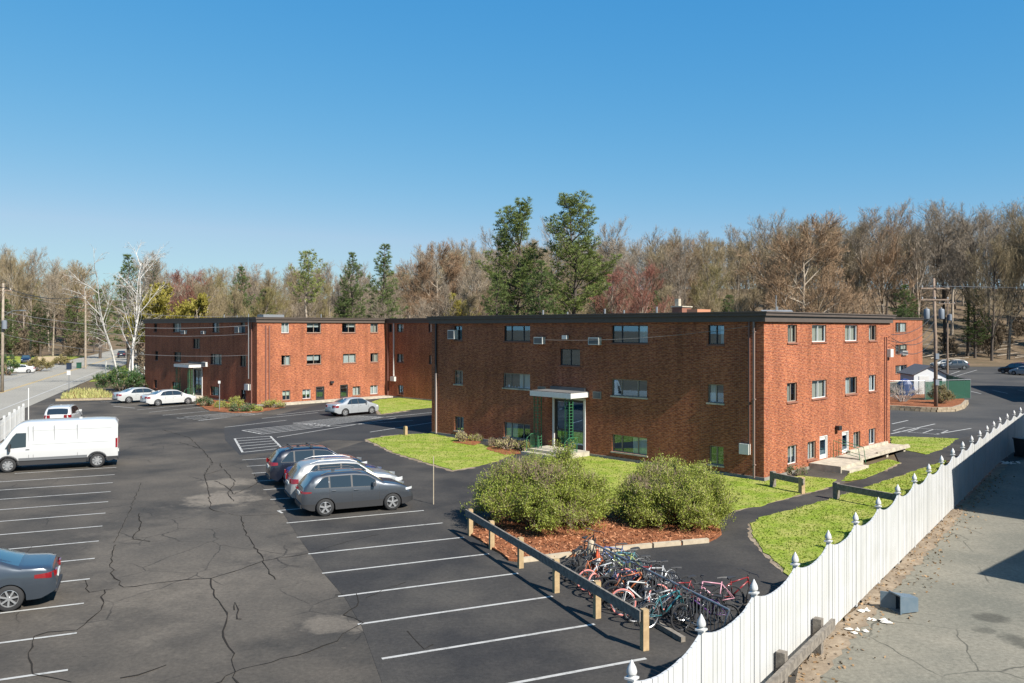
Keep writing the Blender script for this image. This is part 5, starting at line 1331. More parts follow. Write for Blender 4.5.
mb = MB(); mb.tube([(0, 0, -.3), (.15, 0, 12.4)], [.19, .12], 10); mb.build('pole', M['grey_metal'] if False else M['bark_pale'], root, smooth=True)
mb = MB(); mb.tube([(.1, 0, 8.6), (1.2, -.1, 9.25), (2.2, -.2, 9.3)], .04, 6); arm = mb.build('lamp_arm', M['grey_metal'], root)
mb = MB(); mb.box((2.5, -.22, 9.3), (.65, .26, .14)); mb.build('lamp_head', M['grey_metal'], arm)
crossarm(root, 11.6, 1.2, .8)
mb = MB(); mb.lathe([(.0, -.02), (.27, 0), (.27, .95), (.05, 1.0)], 12, 'Z', (.4, -.2, 7.2)); mb.build('transformer', M['transformer'], root)
lp2 = GD(85.5, 150); root = empty('utility_pole', lp2, 0, 'bare wooden utility pole across the road left of the birch', 'utility pole')
mb = MB(); mb.tube([(0, 0, -.3), (0, 0, 14)], [.2, .13], 8); mb.build('pole', M['bark_pale'], root); crossarm(root, 13, 1.2, .8)
mast = f2.P(f2.sz(251, 400)[0], H2+.2, .25)
for i, (za, dz) in enumerate(((11.4, 0), (9.2, -.9), (8.4, -1.7), (6.6, -3.7))):
    wires([lp+Vector((.1, 0, za)), Vector((mast.x, mast.y, H2+.1+dz))], .9, ('highest', 'second', 'third', 'lowest')[i]+' service wire crossing the front of the far block', .02 if i == 1 else .015, 'pale_wire')
for i in range(3):
    wires([lp+Vector((.1+.4*i, -.4*i, 11.9)), lp2+Vector((-.4+.4*i, 0, 13.3))], 1.0, ('nearest', 'middle', 'farthest')[i]+' power line running along the road between the left poles', .02)
    wires([lp+Vector((.1+.4*i, -.4*i, 11.9)), Vector((road_x(20)-8+.5*i, 20, 12))], 1.0, ('inner', 'centre', 'outer')[i]+' power line leaving the leftmost pole towards the viewer', .02)
mt = g1.P(D1-.3, 6.9, .2)
tp = up_+Vector((-.2, 0, topz))
for i, (z0, z1) in enumerate(((-3.2, 0), (-3.9, -.4), (-4.6, -.2), (-5.3, -.6))):
    wires([tp+Vector((0, 0, z0)), mt+Vector((0, 0, z1))], .5+.15*i, ('top', 'upper', 'lower', 'bottom')[i]+' wire from the brown pole to the corner of the nearest block', .022)
for i in range(3):
    wires([tp+Vector((-1.1+1.1*i, -.1, -.7)), Vector((110, 60+2*i, 14))], 1.4, ('left', 'middle', 'right')[i]+' power line from the brown pole off to the right', .02)
    wires([tp+Vector((-1.1+1.1*i, -.1, -.7)), up2+Vector((-1+i, 0, 11))], .5, ('left', 'middle', 'right')[i]+' power line between the brown pole and the farther pole', .016)
wires([f1.P(0.6, H1-.7, .2), f1.P(14, H1-1.5, .3)], .25, 'thin cable strung along the dark front of the nearest block', .008, 'pale_wire')

# ------------------------------------------------------------------ shed, block-walled bed and green fence at the right
cs = [G(886, 409.5), G(900, 410.2), G(920, 411.3), G(936, 412), G(954, 411.5), G(963, 408.5), G(967, 404)]
cs = [Vector((c_.x, c_.y, 0)) for c_ in cs]
wl = empty('block_retaining_wall', cs[3], 0, 'low curved tan block wall round the bed with the brown pole', 'retaining wall')
for row in range(2):
    mb = MB(); pts = cs; acc = []
    for a, b in zip(pts, pts[1:]):
        L_ = (b-a).length; k = max(1, round(L_/.42))
        for i in range(k):
            t_ = (i+.5+(.25 if row else 0))/k; q = a.lerp(b, min(1, t_)); mb.box((q.x-cs[3].x, q.y-cs[3].y+.05*row, .1+.2*row), (L_/k-.03, .3, .19), math.atan2((b-a).y, (b-a).x)+R.uniform(-.08, .08))
    mb.build('block_course', M['block'], wl)
inner = [c_+Vector((-.02, .3, 0)) for c_ in cs]; backp = [Vector((46.5, 86, 0)), Vector((44, 92, 0)), Vector((36, 94, 0)), Vector((32, 80, 0))]
sheet('raised_bed', [(p.x, p.y) for p in inner+backp], .36, M['mulch'], thick=.4)
gf = empty('green_slat_fence', (45.4, 83, 0), 0, 'chain link fence with green privacy slats round the shed', 'fence')
fp = [Vector((33, 79.5, 0)), Vector((39.8, 80.0, 0)), Vector((45.3, 82.0, 0)), Vector((49.5, 96, 0))]
o0 = Vector((45.4, 83, 0))
for i, (a, b) in enumerate(zip(fp, fp[1:])):
    k = max(2, round((b-a).length/2.4)); d = (b-a)
    for j in range(k+1):
        if i and j == 0: continue
        q = a+d*j/k-o0; mb = MB(); mb.tube([(q.x, q.y, .3), (q.x, q.y, 2.25)], .035, 6); mb.build('post', M['grey_metal'], gf)
    mb = MB(); dn = d.normalized(); nn = Vector((-dn.y, dn.x, 0))
    if i >= 1:
        n_ = int(d.length/.11)
        for j in range(n_): q = a+d*(j+.5)/n_-o0; mb.box((q.x, q.y, 1.25), (.095, .012, 1.75), math.atan2(d.y, d.x)+.12)
        mb.build('slats', M['slat_green'], gf)
    else:
        n_ = int(d.length/.16)
        for j in range(-12, n_):
            for s_ in (1, -1):
                x0, x1 = (j, j+12) if s_ > 0 else (j+12, j); lo_, hi = 0, 1
                xa, xb = x0/n_, x1/n_
                # clip the diagonal to the panel
                pts = []
                for t_ in (0, 1):
                    pass
                t0, t1 = 0, 1
                if xb != xa:
                    ta, tb = (0-xa)/(xb-xa), (1-xa)/(xb-xa); t0, t1 = max(0, min(ta, tb)), min(1, max(ta, tb))
                if t1 <= t0: continue
                pa = a+d*(xa+(xb-xa)*t0)-o0+Vector((0, 0, .4+1.75*t0)); pb_ = a+d*(xa+(xb-xa)*t1)-o0+Vector((0, 0, .4+1.75*t1)); mb.tube([pa, pb_], .006, 3, cap=False)
        mb.build('chain_link_mesh', M['slat_green'], gf)
    mb = MB(); mb.tube([a-o0+Vector((0, 0, 2.22)), b-o0+Vector((0, 0, 2.22))], .025, 6); mb.build('top_rail', M['grey_metal'], gf)
# shed
sx, sy = (930-512)/F*87, 87.0
sh = empty('garden_shed', (sx, sy, .3), -.12, 'small white shed with a grey gable roof behind the brown pole', 'shed')
W_, Dp, He, Hr = 3.2, 4.2, 2.15, 2.95
mb = MB(); mb.add([Vector(x) for x in ((-W_/2, 0, 0), (W_/2, 0, 0), (W_/2, Dp, 0), (-W_/2, Dp, 0), (-W_/2, 0, He), (W_/2, 0, He), (W_/2, Dp, He), (-W_/2, Dp, He), (0, 0, Hr), (0, Dp, Hr))],
    [(0, 1, 5, 8, 4), (1, 2, 6, 5), (2, 3, 7, 9, 6), (3, 0, 4, 7)])
mb.build('wall', M['shed_white'], sh)
mb = MB()
for s_ in (-1, 1):
    a = [Vector((s_*(W_/2+.25), -.25, He-.1)), Vector((s_*(W_/2+.25), Dp+.25, He-.1)), Vector((0, Dp+.25, Hr+.06)), Vector((0, -.25, Hr+.06))]
    mb.add(a+[x+Vector((0, 0, .07)) for x in a], [(0, 1, 2, 3), (4, 5, 6, 7), (0, 1, 5, 4), (1, 2, 6, 5), (2, 3, 7, 6), (3, 0, 4, 7)])
mb.build('roof', M['shingle'], sh, recalc=True)
mb = MB(); mb.bbox(-1.1, -.1, -.05, -.003, .05, 1.95); dr = mb.build('door', M['white_paint'], sh); mb = MB(); mb.bbox(-.25, -.2, -.1, -.052, .9, 1.05); mb.build('handle', M['dark_metal'], dr)
mb = MB(); mb.bbox(.35, 1.25, -.06, -.003, 1.15, 1.75); wd = mb.build('window', M['white_frame'], sh); mb = MB(); mb.bbox(.42, 1.18, -.075, -.062, 1.2, 1.7); mb.build('pane', M['car_glass'], wd)
# blue tarpaulin over something left of the shed
tp_ = GD(905, 86, .3); mb = MB(); n_ = 12
vs = []; rr_ = random.Random(9)
for j, (z, s_) in enumerate(((0, 1.0), (.6, .97), (1.2, .85), (1.6, .55), (1.75, .12))):
    for i in range(n_): a = i*6.283/n_; vs.append(Vector((math.cos(a)*.95*s_*(1+rr_.uniform(-.06, .06)), math.sin(a)*.8*s_*(1+rr_.uniform(-.06, .06)), z+rr_.uniform(-.04, .04))))
fs = [(j*n_+i, j*n_+(i+1) % n_, (j+1)*n_+(i+1) % n_, (j+1)*n_+i) for j in range(4) for i in range(n_)]+[tuple(range(4*n_, 5*n_))]
mb.add(vs, fs); o = mb.build('tarpaulin_heap', M['blue_tarp']); o.location = tp_; tag(o, 'blue tarpaulin pulled over a heap left of the white shed', 'tarpaulin')
# shrubs in that bed
p = G(911, 407); bush('shrub', (p.x, p.y+1.6, .35), 1.7, 1.0, 1.75, 300, 1, M['twig_olive'], 'pale bare multi stemmed shrub left of the brown pole', 'shrub', 81, 26, .5, .05, stem=M['twig_birch'])
p = G(948, 409); bush('shrub', (p.x+.2, p.y+1.8, .35), 1.05, .9, 1.6, 5000, 1, M['twig_olive'], 'rounded olive brown shrub right of the brown pole', 'shrub', 82, 40, .05, .05)
# bushes and small things beyond the road at the left
for i, (px, py, Y, rx, rz, lab, mm) in enumerate(((37, 0, 140, 2.3, 2.0, 'round olive bush by the driveway across the road', 'twig_olive'), (62, 0, 165, 1.8, 1.5, 'smaller olive bush right of the round one across the road', 'twig_olive'), (8, 0, 128, 1.8, 3.2, 'dark green bush by the leftmost pole', 'leaf_dark'))):
    q = GD(px, Y); bush('bush', q, rx, rx*.8, rz, 5000, 1, M[mm], lab, 'bush', 90+i, 36, .05, .09)
q = GD(69, 146); mb = MB(); mb.box((0, 0, .55), (.6, .65, 1.0)); mb.box((0, -.02, 1.1), (.66, .75, .1)); o = mb.build('recycling_bin', mat('dark_blue_bin', (.02, .035, .07), .6)); o.location = q; tag(o, 'dark blue bin standing at the kerb across the road', 'bin')
q = GD(79, 150); mb = MB(); mb.box((0, 0, .5), (.6, .65, .95)); mb.box((0, -.02, 1.02), (.66, .72, .1)); o = mb.build('recycling_bin', M['slat_green']); o.location = q; tag(o, 'dark green bin by the wooden pole across the road', 'bin')
a, b = GD(36, 172), GD(66, 176); mb = MB(); mb.beam(a+Vector((0, 0, .6)), b+Vector((0, 0, .6)), .4, 1.5); tag(mb.build('stone_wall', M['block']), 'low tan stone wall behind the bushes across the road', 'wall')
# fallen trunks and pale brush heaps on the slope at the right
for i in range(26):
    px = T_R.uniform(895, 1024); Y = T_R.uniform(176, 205); q = GD(px, Y); z = hz(q.x, q.y); a = T_R.uniform(-.5, .5); L_ = T_R.uniform(3, 8)
    mb = MB(); mb.tube([(0, 0, .2), (math.cos(a)*L_, math.sin(a)*L_, .5+T_R.uniform(-.2, .8))], [.16, .07], 6); o = mb.build('fallen_log', M['bark_pale']); o.location = (q.x, q.y, z); tag(o, 'pale fallen log on the wooded slope behind the rear car park', 'log', 'fallen logs on the slope')

# ------------------------------------------------------------------ vehicles
def interp(pts, x):
    if x <= pts[0][0]: return pts[0][1]
    for (a, ya), (b, yb) in zip(pts, pts[1:]):
        if x <= b:
            t_ = (x-a)/(b-a) if b > a else 1; return ya+(yb-ya)*t_
    return pts[-1][1]
def smooth_interp(pts, x, h=.09):
    return (interp(pts, x-h)+2*interp(pts, x-h/2)+3*interp(pts, x)+2*interp(pts, x+h/2)+interp(pts, x+h))/9
def make_car(S, paint, name, label, loc, heading, cat='car', group=None):
    """S: L, W, wr (wheel radius), xr, xf (axles from the rear), top[], belt[], k tumblehome, dlo[(x0,x1)], ws, rw, cladding height"""
    L_, W = S['L'], S['W']/2; wr = S['wr']; xr, xf = S['xr'], S['xf']; k_ = S.get('k', .38); clad = S.get('clad', .0)
    root = empty(name, loc, heading, label, cat, group)
    X = lambda x: x-L_/2
    def zt(x): return smooth_interp(S['top'], x, .07 if L_ < 5.5 else .1)
    def zb_(x): return min(smooth_interp(S['belt'], x), zt(x)-.035)
    plan = S.get('plan', [(0, .80), (.06, .88), (.2, .945), (.5, .985), (1.0, 1.0), (L_-1.1, 1.0), (L_-.6, .975), (L_-.3, .93), (L_-.1, .84), (L_, .68)])
    def wy(x): return W*smooth_interp(plan, x, .05)
    sill = S.get('sill', .24)
    def zlow(x):
        z = sill+.16*max(0, 1-x/.35)+.1*max(0, 1-(L_-x)/.35)
        for xa in (xr, xf):
            d = abs(x-xa); ra = wr+.05
            if d < ra: z = max(z, wr+math.sqrt(ra*ra-d*d)-.02)
        return z
    zmid = S.get('zmid', .6)
    def ys(x, z):        # half width of the body side at height z
        w_ = wy(x); zl, zbt, ztp = sill, zb_(x), zt(x)
        if z <= zmid: return w_*(.955+.045*max(0, min(1, (z-zl)/(zmid-zl))))
        if z <= zbt: return w_*(1-.035*((z-zmid)/max(.01, zbt-zmid))**1.5)
        return w_*.965-(z-zbt)*k_*(w_/W)
    stations = sorted(set([0, .02, .06, .12, .2, .3] + [L_*i/44 for i in range(1, 44)] + [L_-.3, L_-.2, L_-.12, L_-.06, L_-.02, L_] + [xa+s_*(wr+.05)*math.cos(t_*math.pi/16) for xa in (xr, xf) for t_ in range(0, 9) for s_ in (-1, 1)] + [xa+s_*(wr+.056) for xa in (xr, xf) for s_ in (-1, 1)]))
    mb = MB(); N = 0; rings = []
    for x in stations:
        zl = zlow(x); zbt = max(zb_(x), zl+.04); ztp = max(zt(x), zbt+.03); zm = min(max(zmid, zl+.02), zbt-.01)
        cr = min(.07, (ztp-zbt)*.35); yt = max(.15, ys(x, ztp-cr)); zc = min(max(zl+.01, clad), zm-.002) if clad else zl+.01
        half = [(0, zl+.02), (ys(x, zl)*.8, zl+.01), (ys(x, zl), zl), (ys(x, zc), zc), (ys(x, zm), zm), (ys(x, (zm+zbt)/2), (zm+zbt)/2), (ys(x, zbt), zbt), ((ys(x, zbt)+yt)/2+.004, (zbt+ztp-cr)/2), (yt, ztp-cr), (yt*.93, ztp-cr*.45), (yt*.6, ztp-cr*.12), (0, ztp)]
        ring = [(X(x), y, z) for y, z in half]+[(X(x), -y, z) for y, z in half[-2:0:-1]]
        rings.append(ring); N = len(ring)
    b = len(mb.v)
    for r in rings: mb.v += r
    for i in range(len(rings)-1):
        for j in range(N):
            j2 = (j+1) % N; mb.f.append((b+i*N+j, b+i*N+j2, b+(i+1)*N+j2, b+(i+1)*N+j))
            mb.m.append(1 if (j < 2 or j >= N-2 or (clad and (j == 2 or j == N-3))) else 0)
    mb.f.append(tuple(b+j for j in range(N))[::-1]); mb.m.append(0); mb.f.append(tuple(b+(len(rings)-1)*N+j for j in range(N))); mb.m.append(0)
    body = mb.build('body', [paint, M['plastic']], root, smooth=True, angle=38, recalc=True)
    gm = S.get('glass', M['car_glass'])
    # patches that follow the side surface
    def side_patch(nm, x0, x1, zlo, zhi, m, off=.006, par=root, n_=None, sides=(1, -1), thick=.012):
        n_ = n_ or max(2, int((x1-x0)/.12)); res = []
        for s_ in sides:
            mb = MB(); grid = []
            for i in range(n_+1):
                x = x0+(x1-x0)*i/n_; a = zlo(x) if callable(zlo) else zlo; c = zhi(x) if callable(zhi) else zhi
                if c < a+.004: c = a+.004
                grid.append([(X(x), s_*(ys(x, a+(c-a)*t_)+off), a+(c-a)*t_) for t_ in (0, .5, 1)])
            b_ = len(mb.v)
            for g_ in grid: mb.v += g_
            for i in range(n_):
                for j in range(2): mb.f.append((b_+i*3+j, b_+i*3+j+1, b_+(i+1)*3+j+1, b_+(i+1)*3+j)); mb.m.append(0)
            res.append(mb.build(nm, m, par, smooth=True, recalc=False))
        return res
    if S['dlo']:
        xa_ = S['dlo'][0][0]
        def lo_(x): return zb_(x)+.025
        def hi(x): return min(zt(x)-S.get('roofband', .1), zb_(x)+.06+(x-xa_)*S.get('cslope', 1.0))
        side_patch('window_surround', xa_-.03, S['dlo'][-1][1]+.04, lambda x: zb_(x)+.008, lambda x: hi(x)+.02, M['plastic'], .004)
    for i, (x0, x1) in enumerate(S['dlo']):
        side_patch('side_window', x0, x1, lo_, hi, gm)
    # windscreen and rear window on the top surface
    def top_patch(nm, x0, x1, m, inset=.07, off=.008):
        mb = MB(); n_ = 8
        for i in range(n_+1):
            x = x0+(x1-x0)*i/n_; ztp = zt(x); zbt = zb_(x); cr = min(.07, (ztp-zbt)*.35); yt = max(.15, ys(x, ztp-cr))*.93-inset
            sl = (zt(x+.03)-zt(x-.03))/.06; nl = math.hypot(1, sl)
            for t_ in (-1, -.62, -.3, 0, .3, .62, 1):
                mb.v.append((X(x)-sl/nl*off, yt*t_, ztp-cr*.45*abs(t_)**2.2+off/nl))
        for i in range(n_):
            for j in range(6): mb.f.append((i*7+j, i*7+j+1, (i+1)*7+j+1, (i+1)*7+j)); mb.m.append(0)
        return mb.build(nm, m, root, smooth=True)
    if S.get('ws'): top_patch('windscreen', *S['ws'], S.get('wsglass', M['car_glass_light']))
    if S.get('rw'): top_patch('rear_window', *S['rw'], S.get('rwglass', gm), inset=.09)
    # seams and handles
    for x in S.get('seams', []):
        side_patch('door_seam', x-.008, x+.008, sill+.12, lambda x_: zb_(x_)-.0, M['plastic'], .003, n_=1)
    for x in S.get('handles', []):
        for s_ in (1, -1): mb = MB(); z = zb_(x)-.1; mb.box((X(x), s_*(ys(x, z)+.015), z), (.17, .03, .03)); mb.build('door_handle', S.get('handlem', paint), root)
    # lamps
    hz0, hz1, hx = S['hl']; 
    for s_ in (1, -1): side_patch('headlight', L_-hx, L_-.035, lambda x: hz0+.02*(L_-x), lambda x: hz1+.0*(x), M['clear_lens'], .008, sides=(s_,), n_=6)
    tz0, tz1, tx = S['tl']
    for s_ in (1, -1):
        t_ = side_patch('taillight', .015, tx, lambda x: tz0+.1*x, lambda x: tz1-.05*x, M['red_lens'], .008, sides=(s_,), n_=5)[0]
        mb = MB(); yo = ys(0, tz1-.04); mb.bbox(X(0)-.012, X(.03), min(s_*yo*.99, s_*yo*S.get('tlin', .68)), max(s_*yo*.99, s_*yo*S.get('tlin', .68)), tz0+.02, tz1); mb.build('tail_lens', M['red_lens'], t_)
    mb = MB(); zz = S.get('plate', .72); mb.bbox(X(0)-.02, X(0)+.01, -.24, .24, zz-.07, zz+.07); mb.build('licence_plate', M['plate'], root)
    # bumpers, grille
    mb = MB(); w0 = wy(0)*.93; mb.bbox(X(0)-.035, X(.05), -w0, w0, .34, .5 if clad else .42); mb.build('rear_bumper_trim', M['plastic'], root)
    wf = wy(L_)*.9; mb = MB(); mb.bbox(X(L_-.05), X(L_)+.02, -wf, wf, .3, .44); mb.bbox(X(L_-.05), X(L_)+.012, -wf*.75, wf*.75, .5, zt(L_)-.03 if zt(L_) > .58 else .56); mb.build('grille', M['plastic'], root)
    # mirrors
    xm = S['mirror']
    for s_ in (1, -1):
        z = zb_(xm)+.1; mb = MB(); mb.box((X(xm), s_*(ys(xm, z)+.12), z), (.1, .2, S.get('mh', .14))); mb.box((X(xm)+.02, s_*(ys(xm, z)+.01), z-.05), (.06, .08, .04)); mb.build('wing_mirror', S.get('mirrorm', paint), root)
    if S.get('rails'):
        x0, x1 = S['rails']
        for s_ in (1, -1):
            mb = MB(); pts = [(X(x0+(x1-x0)*i/6), s_*(ys(x0+(x1-x0)*i/6, zt(x0+(x1-x0)*i/6)-.06)-.06), zt(x0+(x1-x0)*i/6)+(.045 if 0 < i < 6 else -.01)) for i in range(7)]
            mb.tube(pts, .018, 6); mb.build('roof_rail', S.get('railm', M['grey_metal']), root)
        if S.get('bars'):
            for xb in S['bars']:
                mb = MB(); y = ys(xb, zt(xb)-.06)-.05; mb.tube([(X(xb), -y, zt(xb)+.06), (X(xb), y, zt(xb)+.06)], .022, 6)
                for yy in (-y, y): mb.box((X(xb), yy, zt(xb)+.05), (.12, .06, .09))
                mb.build('roof_bar', M['plastic'], root)
    mb = MB(); mb.box((X(S.get('fin', L_*.3)), 0, zt(S.get('fin', L_*.3))+.03), (.14, .03, .07)); mb.build('aerial', paint, root)
    # wheels
    for xa in (xr, xf):
        for s_ in (1, -1):
            y = s_*(W-.115); we = empty('wheel', (X(xa), y, wr)); we.parent = root
            mb = MB(); t_ = .105; mb.lathe([(wr*.66, -t_), (wr*.9, -t_), (wr*.98, -t_*.75), (wr, -t_*.4), (wr, t_*.4), (wr*.98, t_*.75), (wr*.9, t_), (wr*.66, t_)], 28, 'Y', cap=False); mb.build('tyre', M['tyre'], we, smooth=True, angle=50)
            mb = MB(); f = s_; rr = wr*.67
            prof = [(rr, .095), (rr*.93, .1), (rr*.88, .06)]
            bb = len(mb.v)
            for (r_r, h) in prof:
                for j in range(28): a = j*6.283/28; mb.v.append((r_r*math.cos(a), f*h, r_r*math.sin(a)))
            for i in range(2):
                for j in range(28): mb.f.append((bb+i*28+j, bb+i*28+(j+1) % 28, bb+(i+1)*28+(j+1) % 28, bb+(i+1)*28+j)); mb.m.append(0)
            ns = S.get('spokes', 5)
            for i in range(ns):
                a = i*6.283/ns+.3; ca, sa = math.cos(a), math.sin(a); wid = S.get('spw', .055)
                for q in ((0,) if not S.get('dbl') else (-.16, .16)):
                    c2, s2 = math.cos(a+q), math.sin(a+q); M3 = Matrix(((c2, 0, -s2), (0, 1, 0), (s2, 0, c2)))
                    mb.box((c2*rr*.5, f*.085, s2*rr*.5), (rr*.86, .025, wid), 0, 0, M3)
            mb.lathe([(rr*.2, -.012), (rr*.22, .012)], 12, 'Y', (0, f*.095, 0)); mb.build('rim', S.get('rim', M['alloy']), we, recalc=True)
            mb = MB(); mb.lathe([(rr*.87, -.01), (rr*.87, .01)], 20, 'Y', (0, f*.02, 0)); mb.build('brake_disc', M['plastic'] if not S.get('hubcap') else M['steel_wheel'], we)
    return root
def sedan(L_=4.6, H_=1.45, W=1.8, **kw):
    k = L_/4.6; s = dict(L=L_, W=W, wr=.325, xr=.98*k, xf=3.68*k,
     top=[(0, .55), (.02, .92), (.08, 1.0), (.25, 1.04), (.75*k, 1.09), (1.5*k, H_-.06), (1.95*k, H_), (2.5*k, H_), (2.85*k, H_-.05), (3.55*k, 1.03), (4.1*k, .88), (4.42*k, .74), (4.56*k, .6), (L_, .45)],
     belt=[(0, .5), (.06, .86), (.3, .95), (1.0*k, .97), (3.4*k, .93), (3.9*k, .82), (4.4*k, .66), (L_, .42)], k=.46,
     dlo=[(1.22*k, 1.62*k), (1.66*k, 2.28*k), (2.34*k, 3.2*k)], ws=(2.86*k, 3.5*k), rw=(.82*k, 1.5*k), seams=[1.62*k, 2.31*k, 3.3*k], handles=[1.78*k, 2.5*k], hl=(.6, .74, .42), tl=(.72, .93, .34), mirror=3.08*k, spokes=7, spw=.045, rwglass=M['car_glass_light'])
    s.update(kw); return s
def suv(L_=4.6, H_=1.65, W=1.85, **kw):
    k = L_/4.6; s = dict(L=L_, W=W, wr=.36, xr=.92*k, xf=3.62*k,
     top=[(0, .62), (.02, 1.02), (.1, 1.12), (.42*k, H_-.14), (.62*k, H_-.05), (1.1*k, H_), (2.1*k, H_), (2.65*k, H_-.06), (3.35*k, 1.16), (4.0*k, 1.04), (4.35*k, .9), (4.54*k, .7), (L_, .5)],
     belt=[(0, .6), (.05, .98), (.3, 1.1), (1.0*k, 1.08), (3.2*k, 1.02), (3.8*k, .95), (4.35*k, .78), (L_, .46)], k=.36, roofband=.11,
     dlo=[(.5*k, 1.05*k), (1.12*k, 1.95*k), (2.02*k, 2.95*k)], ws=(2.68*k, 3.3*k), rw=(.1, .42*k), seams=[1.08*k, 1.98*k, 3.1*k], handles=[1.25*k, 2.15*k], hl=(.74, .88, .42), tl=(.84, 1.08, .26), mirror=2.85*k, spokes=5, clad=.0, zmid=.68, rails=(.7*k, 2.5*k), plate=.85, glass=M['car_glass'])
    s.update(kw); return s
hq = math.atan2(.4, .9165); hv = math.atan2(v.y, v.x)
paints = dict(grey=col_mat('graphite_paint', (.085, .095, .11), .3, .5), silver=col_mat('silver_paint', (.36, .365, .36), .38, .3), navy=col_mat('dark_navy_paint', (.012, .016, .03), .25, .2), blue=col_mat('bright_blue_paint', (.01, .05, .26), .25, .3),
    white=col_mat('white_paint', (.56, .56, .55), .3), white2=col_mat('pearl_paint', (.5, .51, .5), .3, .1), steel=col_mat('blue_grey_paint', (.06, .075, .095), .28, .4), black=col_mat('black_paint', (.01, .01, .012), .25), red=col_mat('dark_red_paint', (.15, .012, .012), .3), palesilver=col_mat('pale_silver_paint', (.44, .46, .475), .36, .3))
# near row, from the front: grey crossover, silver SUV, blue car, dark SUV with roof bars
cross = suv(4.47, 1.62, 1.8, clad=.5, rails=(.75, 2.35), railm=M['plastic'], rim=M['alloy'], dbl=0, spokes=5, spw=.07, tl=(.9, 1.0, .36), hl=(.78, .87, .36), wr=.345, xr=.88, xf=3.55)
w1, w2 = G(324.8, 516.5), G(392, 509.8); mid = (w1+w2)/2; hd = hq
nrm = r_*.79
make_car(cross, paints['grey'], 'crossover_car', 'graphite grey crossover with black cladding, nearest of the four parked together', mid+nrm+q_*.02, hd)
def in_slot(k_, along): return mid+nrm+r_*2.315*k_+q_*along
tou = suv(4.8, 1.72, 1.93, rim=M['alloy'], wr=.37, tl=(.9, 1.12, .3), rails=(.8, 2.75), railm=M['grey_metal'], spokes=5)
make_car(tou, paints['silver'], 'suv', 'silver SUV parked directly behind the graphite grey crossover', in_slot(1, .12), hd)
make_car(sedan(4.5, 1.46, 1.78), paints['blue'], 'sedan_car', 'bright blue car mostly hidden between the silver and dark SUVs', in_slot(2, .25), hd)
make_car(suv(4.6, 1.68, 1.86, rails=(.7, 2.5), railm=M['plastic'], bars=(1.0, 1.9), rim=M['alloy_dark'], tl=(.95, 1.12, .34)), paints['navy'], 'suv', 'near black SUV with roof bars, farthest of the four parked together', in_slot(3, -.2), hd)
# near left sedan, tail towards the aisle
acc = sedan(4.85, 1.46, 1.82, tl=(.74, .9, .48), tlin=.62, spokes=7, wr=.335, xr=1.05, plate=.7)
rw_ = G(9.4, 610.8)
# heading is -q; rear axle near side contact known
cc = rw_ + r_*.8 + (-q_)*(acc['L']/2-acc['xr'])
make_car(acc, paints['steel'], 'sedan_car', 'blue grey sedan cut off by the left edge of the picture', cc, hq+math.pi)
# silver sedan in the courtyard and two white sedans by the far block
m_ = (G(343, 416.6)+G(372.2, 413.7))/2
make_car(sedan(4.5, 1.48, 1.78, hubcap=True), paints['palesilver'], 'sedan_car', 'pale silver sedan parked alone in the courtyard', m_+Vector((-.709, .705, 0))*.75, hv)
m_ = (G(155.7, 406.9)+G(188.4, 403.6))/2
make_car(sedan(4.85, 1.46, 1.82), paints['white'], 'sedan_car', 'white sedan, nearer of the two by the far block', m_+Vector((-.709, .705, 0))*.75, hv)
m2 = G(128.1, 403.2)+v*1.4
make_car(sedan(4.75, 1.45, 1.82), paints['white2'], 'sedan_car', 'off white sedan partly hidden behind the nearer white one', m2+Vector((-.709, .705, 0))*.75, hv)
# white SUV behind the van, seen from the rear
pw = Vector((-33.2, 61.5, 0)); make_car(suv(4.7, 1.66, 1.9), paints['white'], 'suv', 'white SUV seen from behind beyond the white van', pw, math.atan2(.95, -.30))
# white panel van
vanS = dict(L=6.0, W=2.05, wr=.36, xr=.98, xf=5.02, k=.1, zmid=1.0, sill=.32, clad=.56,
  top=[(0, 2.2), (.03, 2.4), (.12, 2.48), (1, 2.53), (4.2, 2.52), (4.5, 2.46), (4.75, 2.28), (5.3, 1.52), (5.42, 1.4), (5.85, 1.16), (5.96, .9), (6.0, .6)],
  belt=[(0, 1.2), (4.2, 1.22), (5.3, 1.12), (5.8, .95), (6.0, .55)], plan=[(0, .93), (.05, .97), (.2, 1), (4.9, 1), (5.5, .95), (5.8, .86), (6.0, .7)],
  dlo=[], ws=(4.82, 5.32), rw=None, seams=[1.9, 3.9, 4.1, 5.05], handles=[4.15], hl=(.95, 1.2, .5), tl=(1.0, 1.5, .12), tlin=.88, mirror=4.95, mh=.36, mirrorm=M['plastic'], handlem=M['plastic'], hubcap=True, rim=M['steel_wheel'], spokes=8, plate=.75)
c1, c2 = G(7.5, 472.6), G(97.7, 467); mid2 = (c1+c2)/2
van = make_car(vanS, paints['white'], 'panel_van', 'white high roof panel van with grey lower trim', mid2+r_*.9+q_*.0, hq+math.pi, 'van')
Xv = lambda x: x-3.0
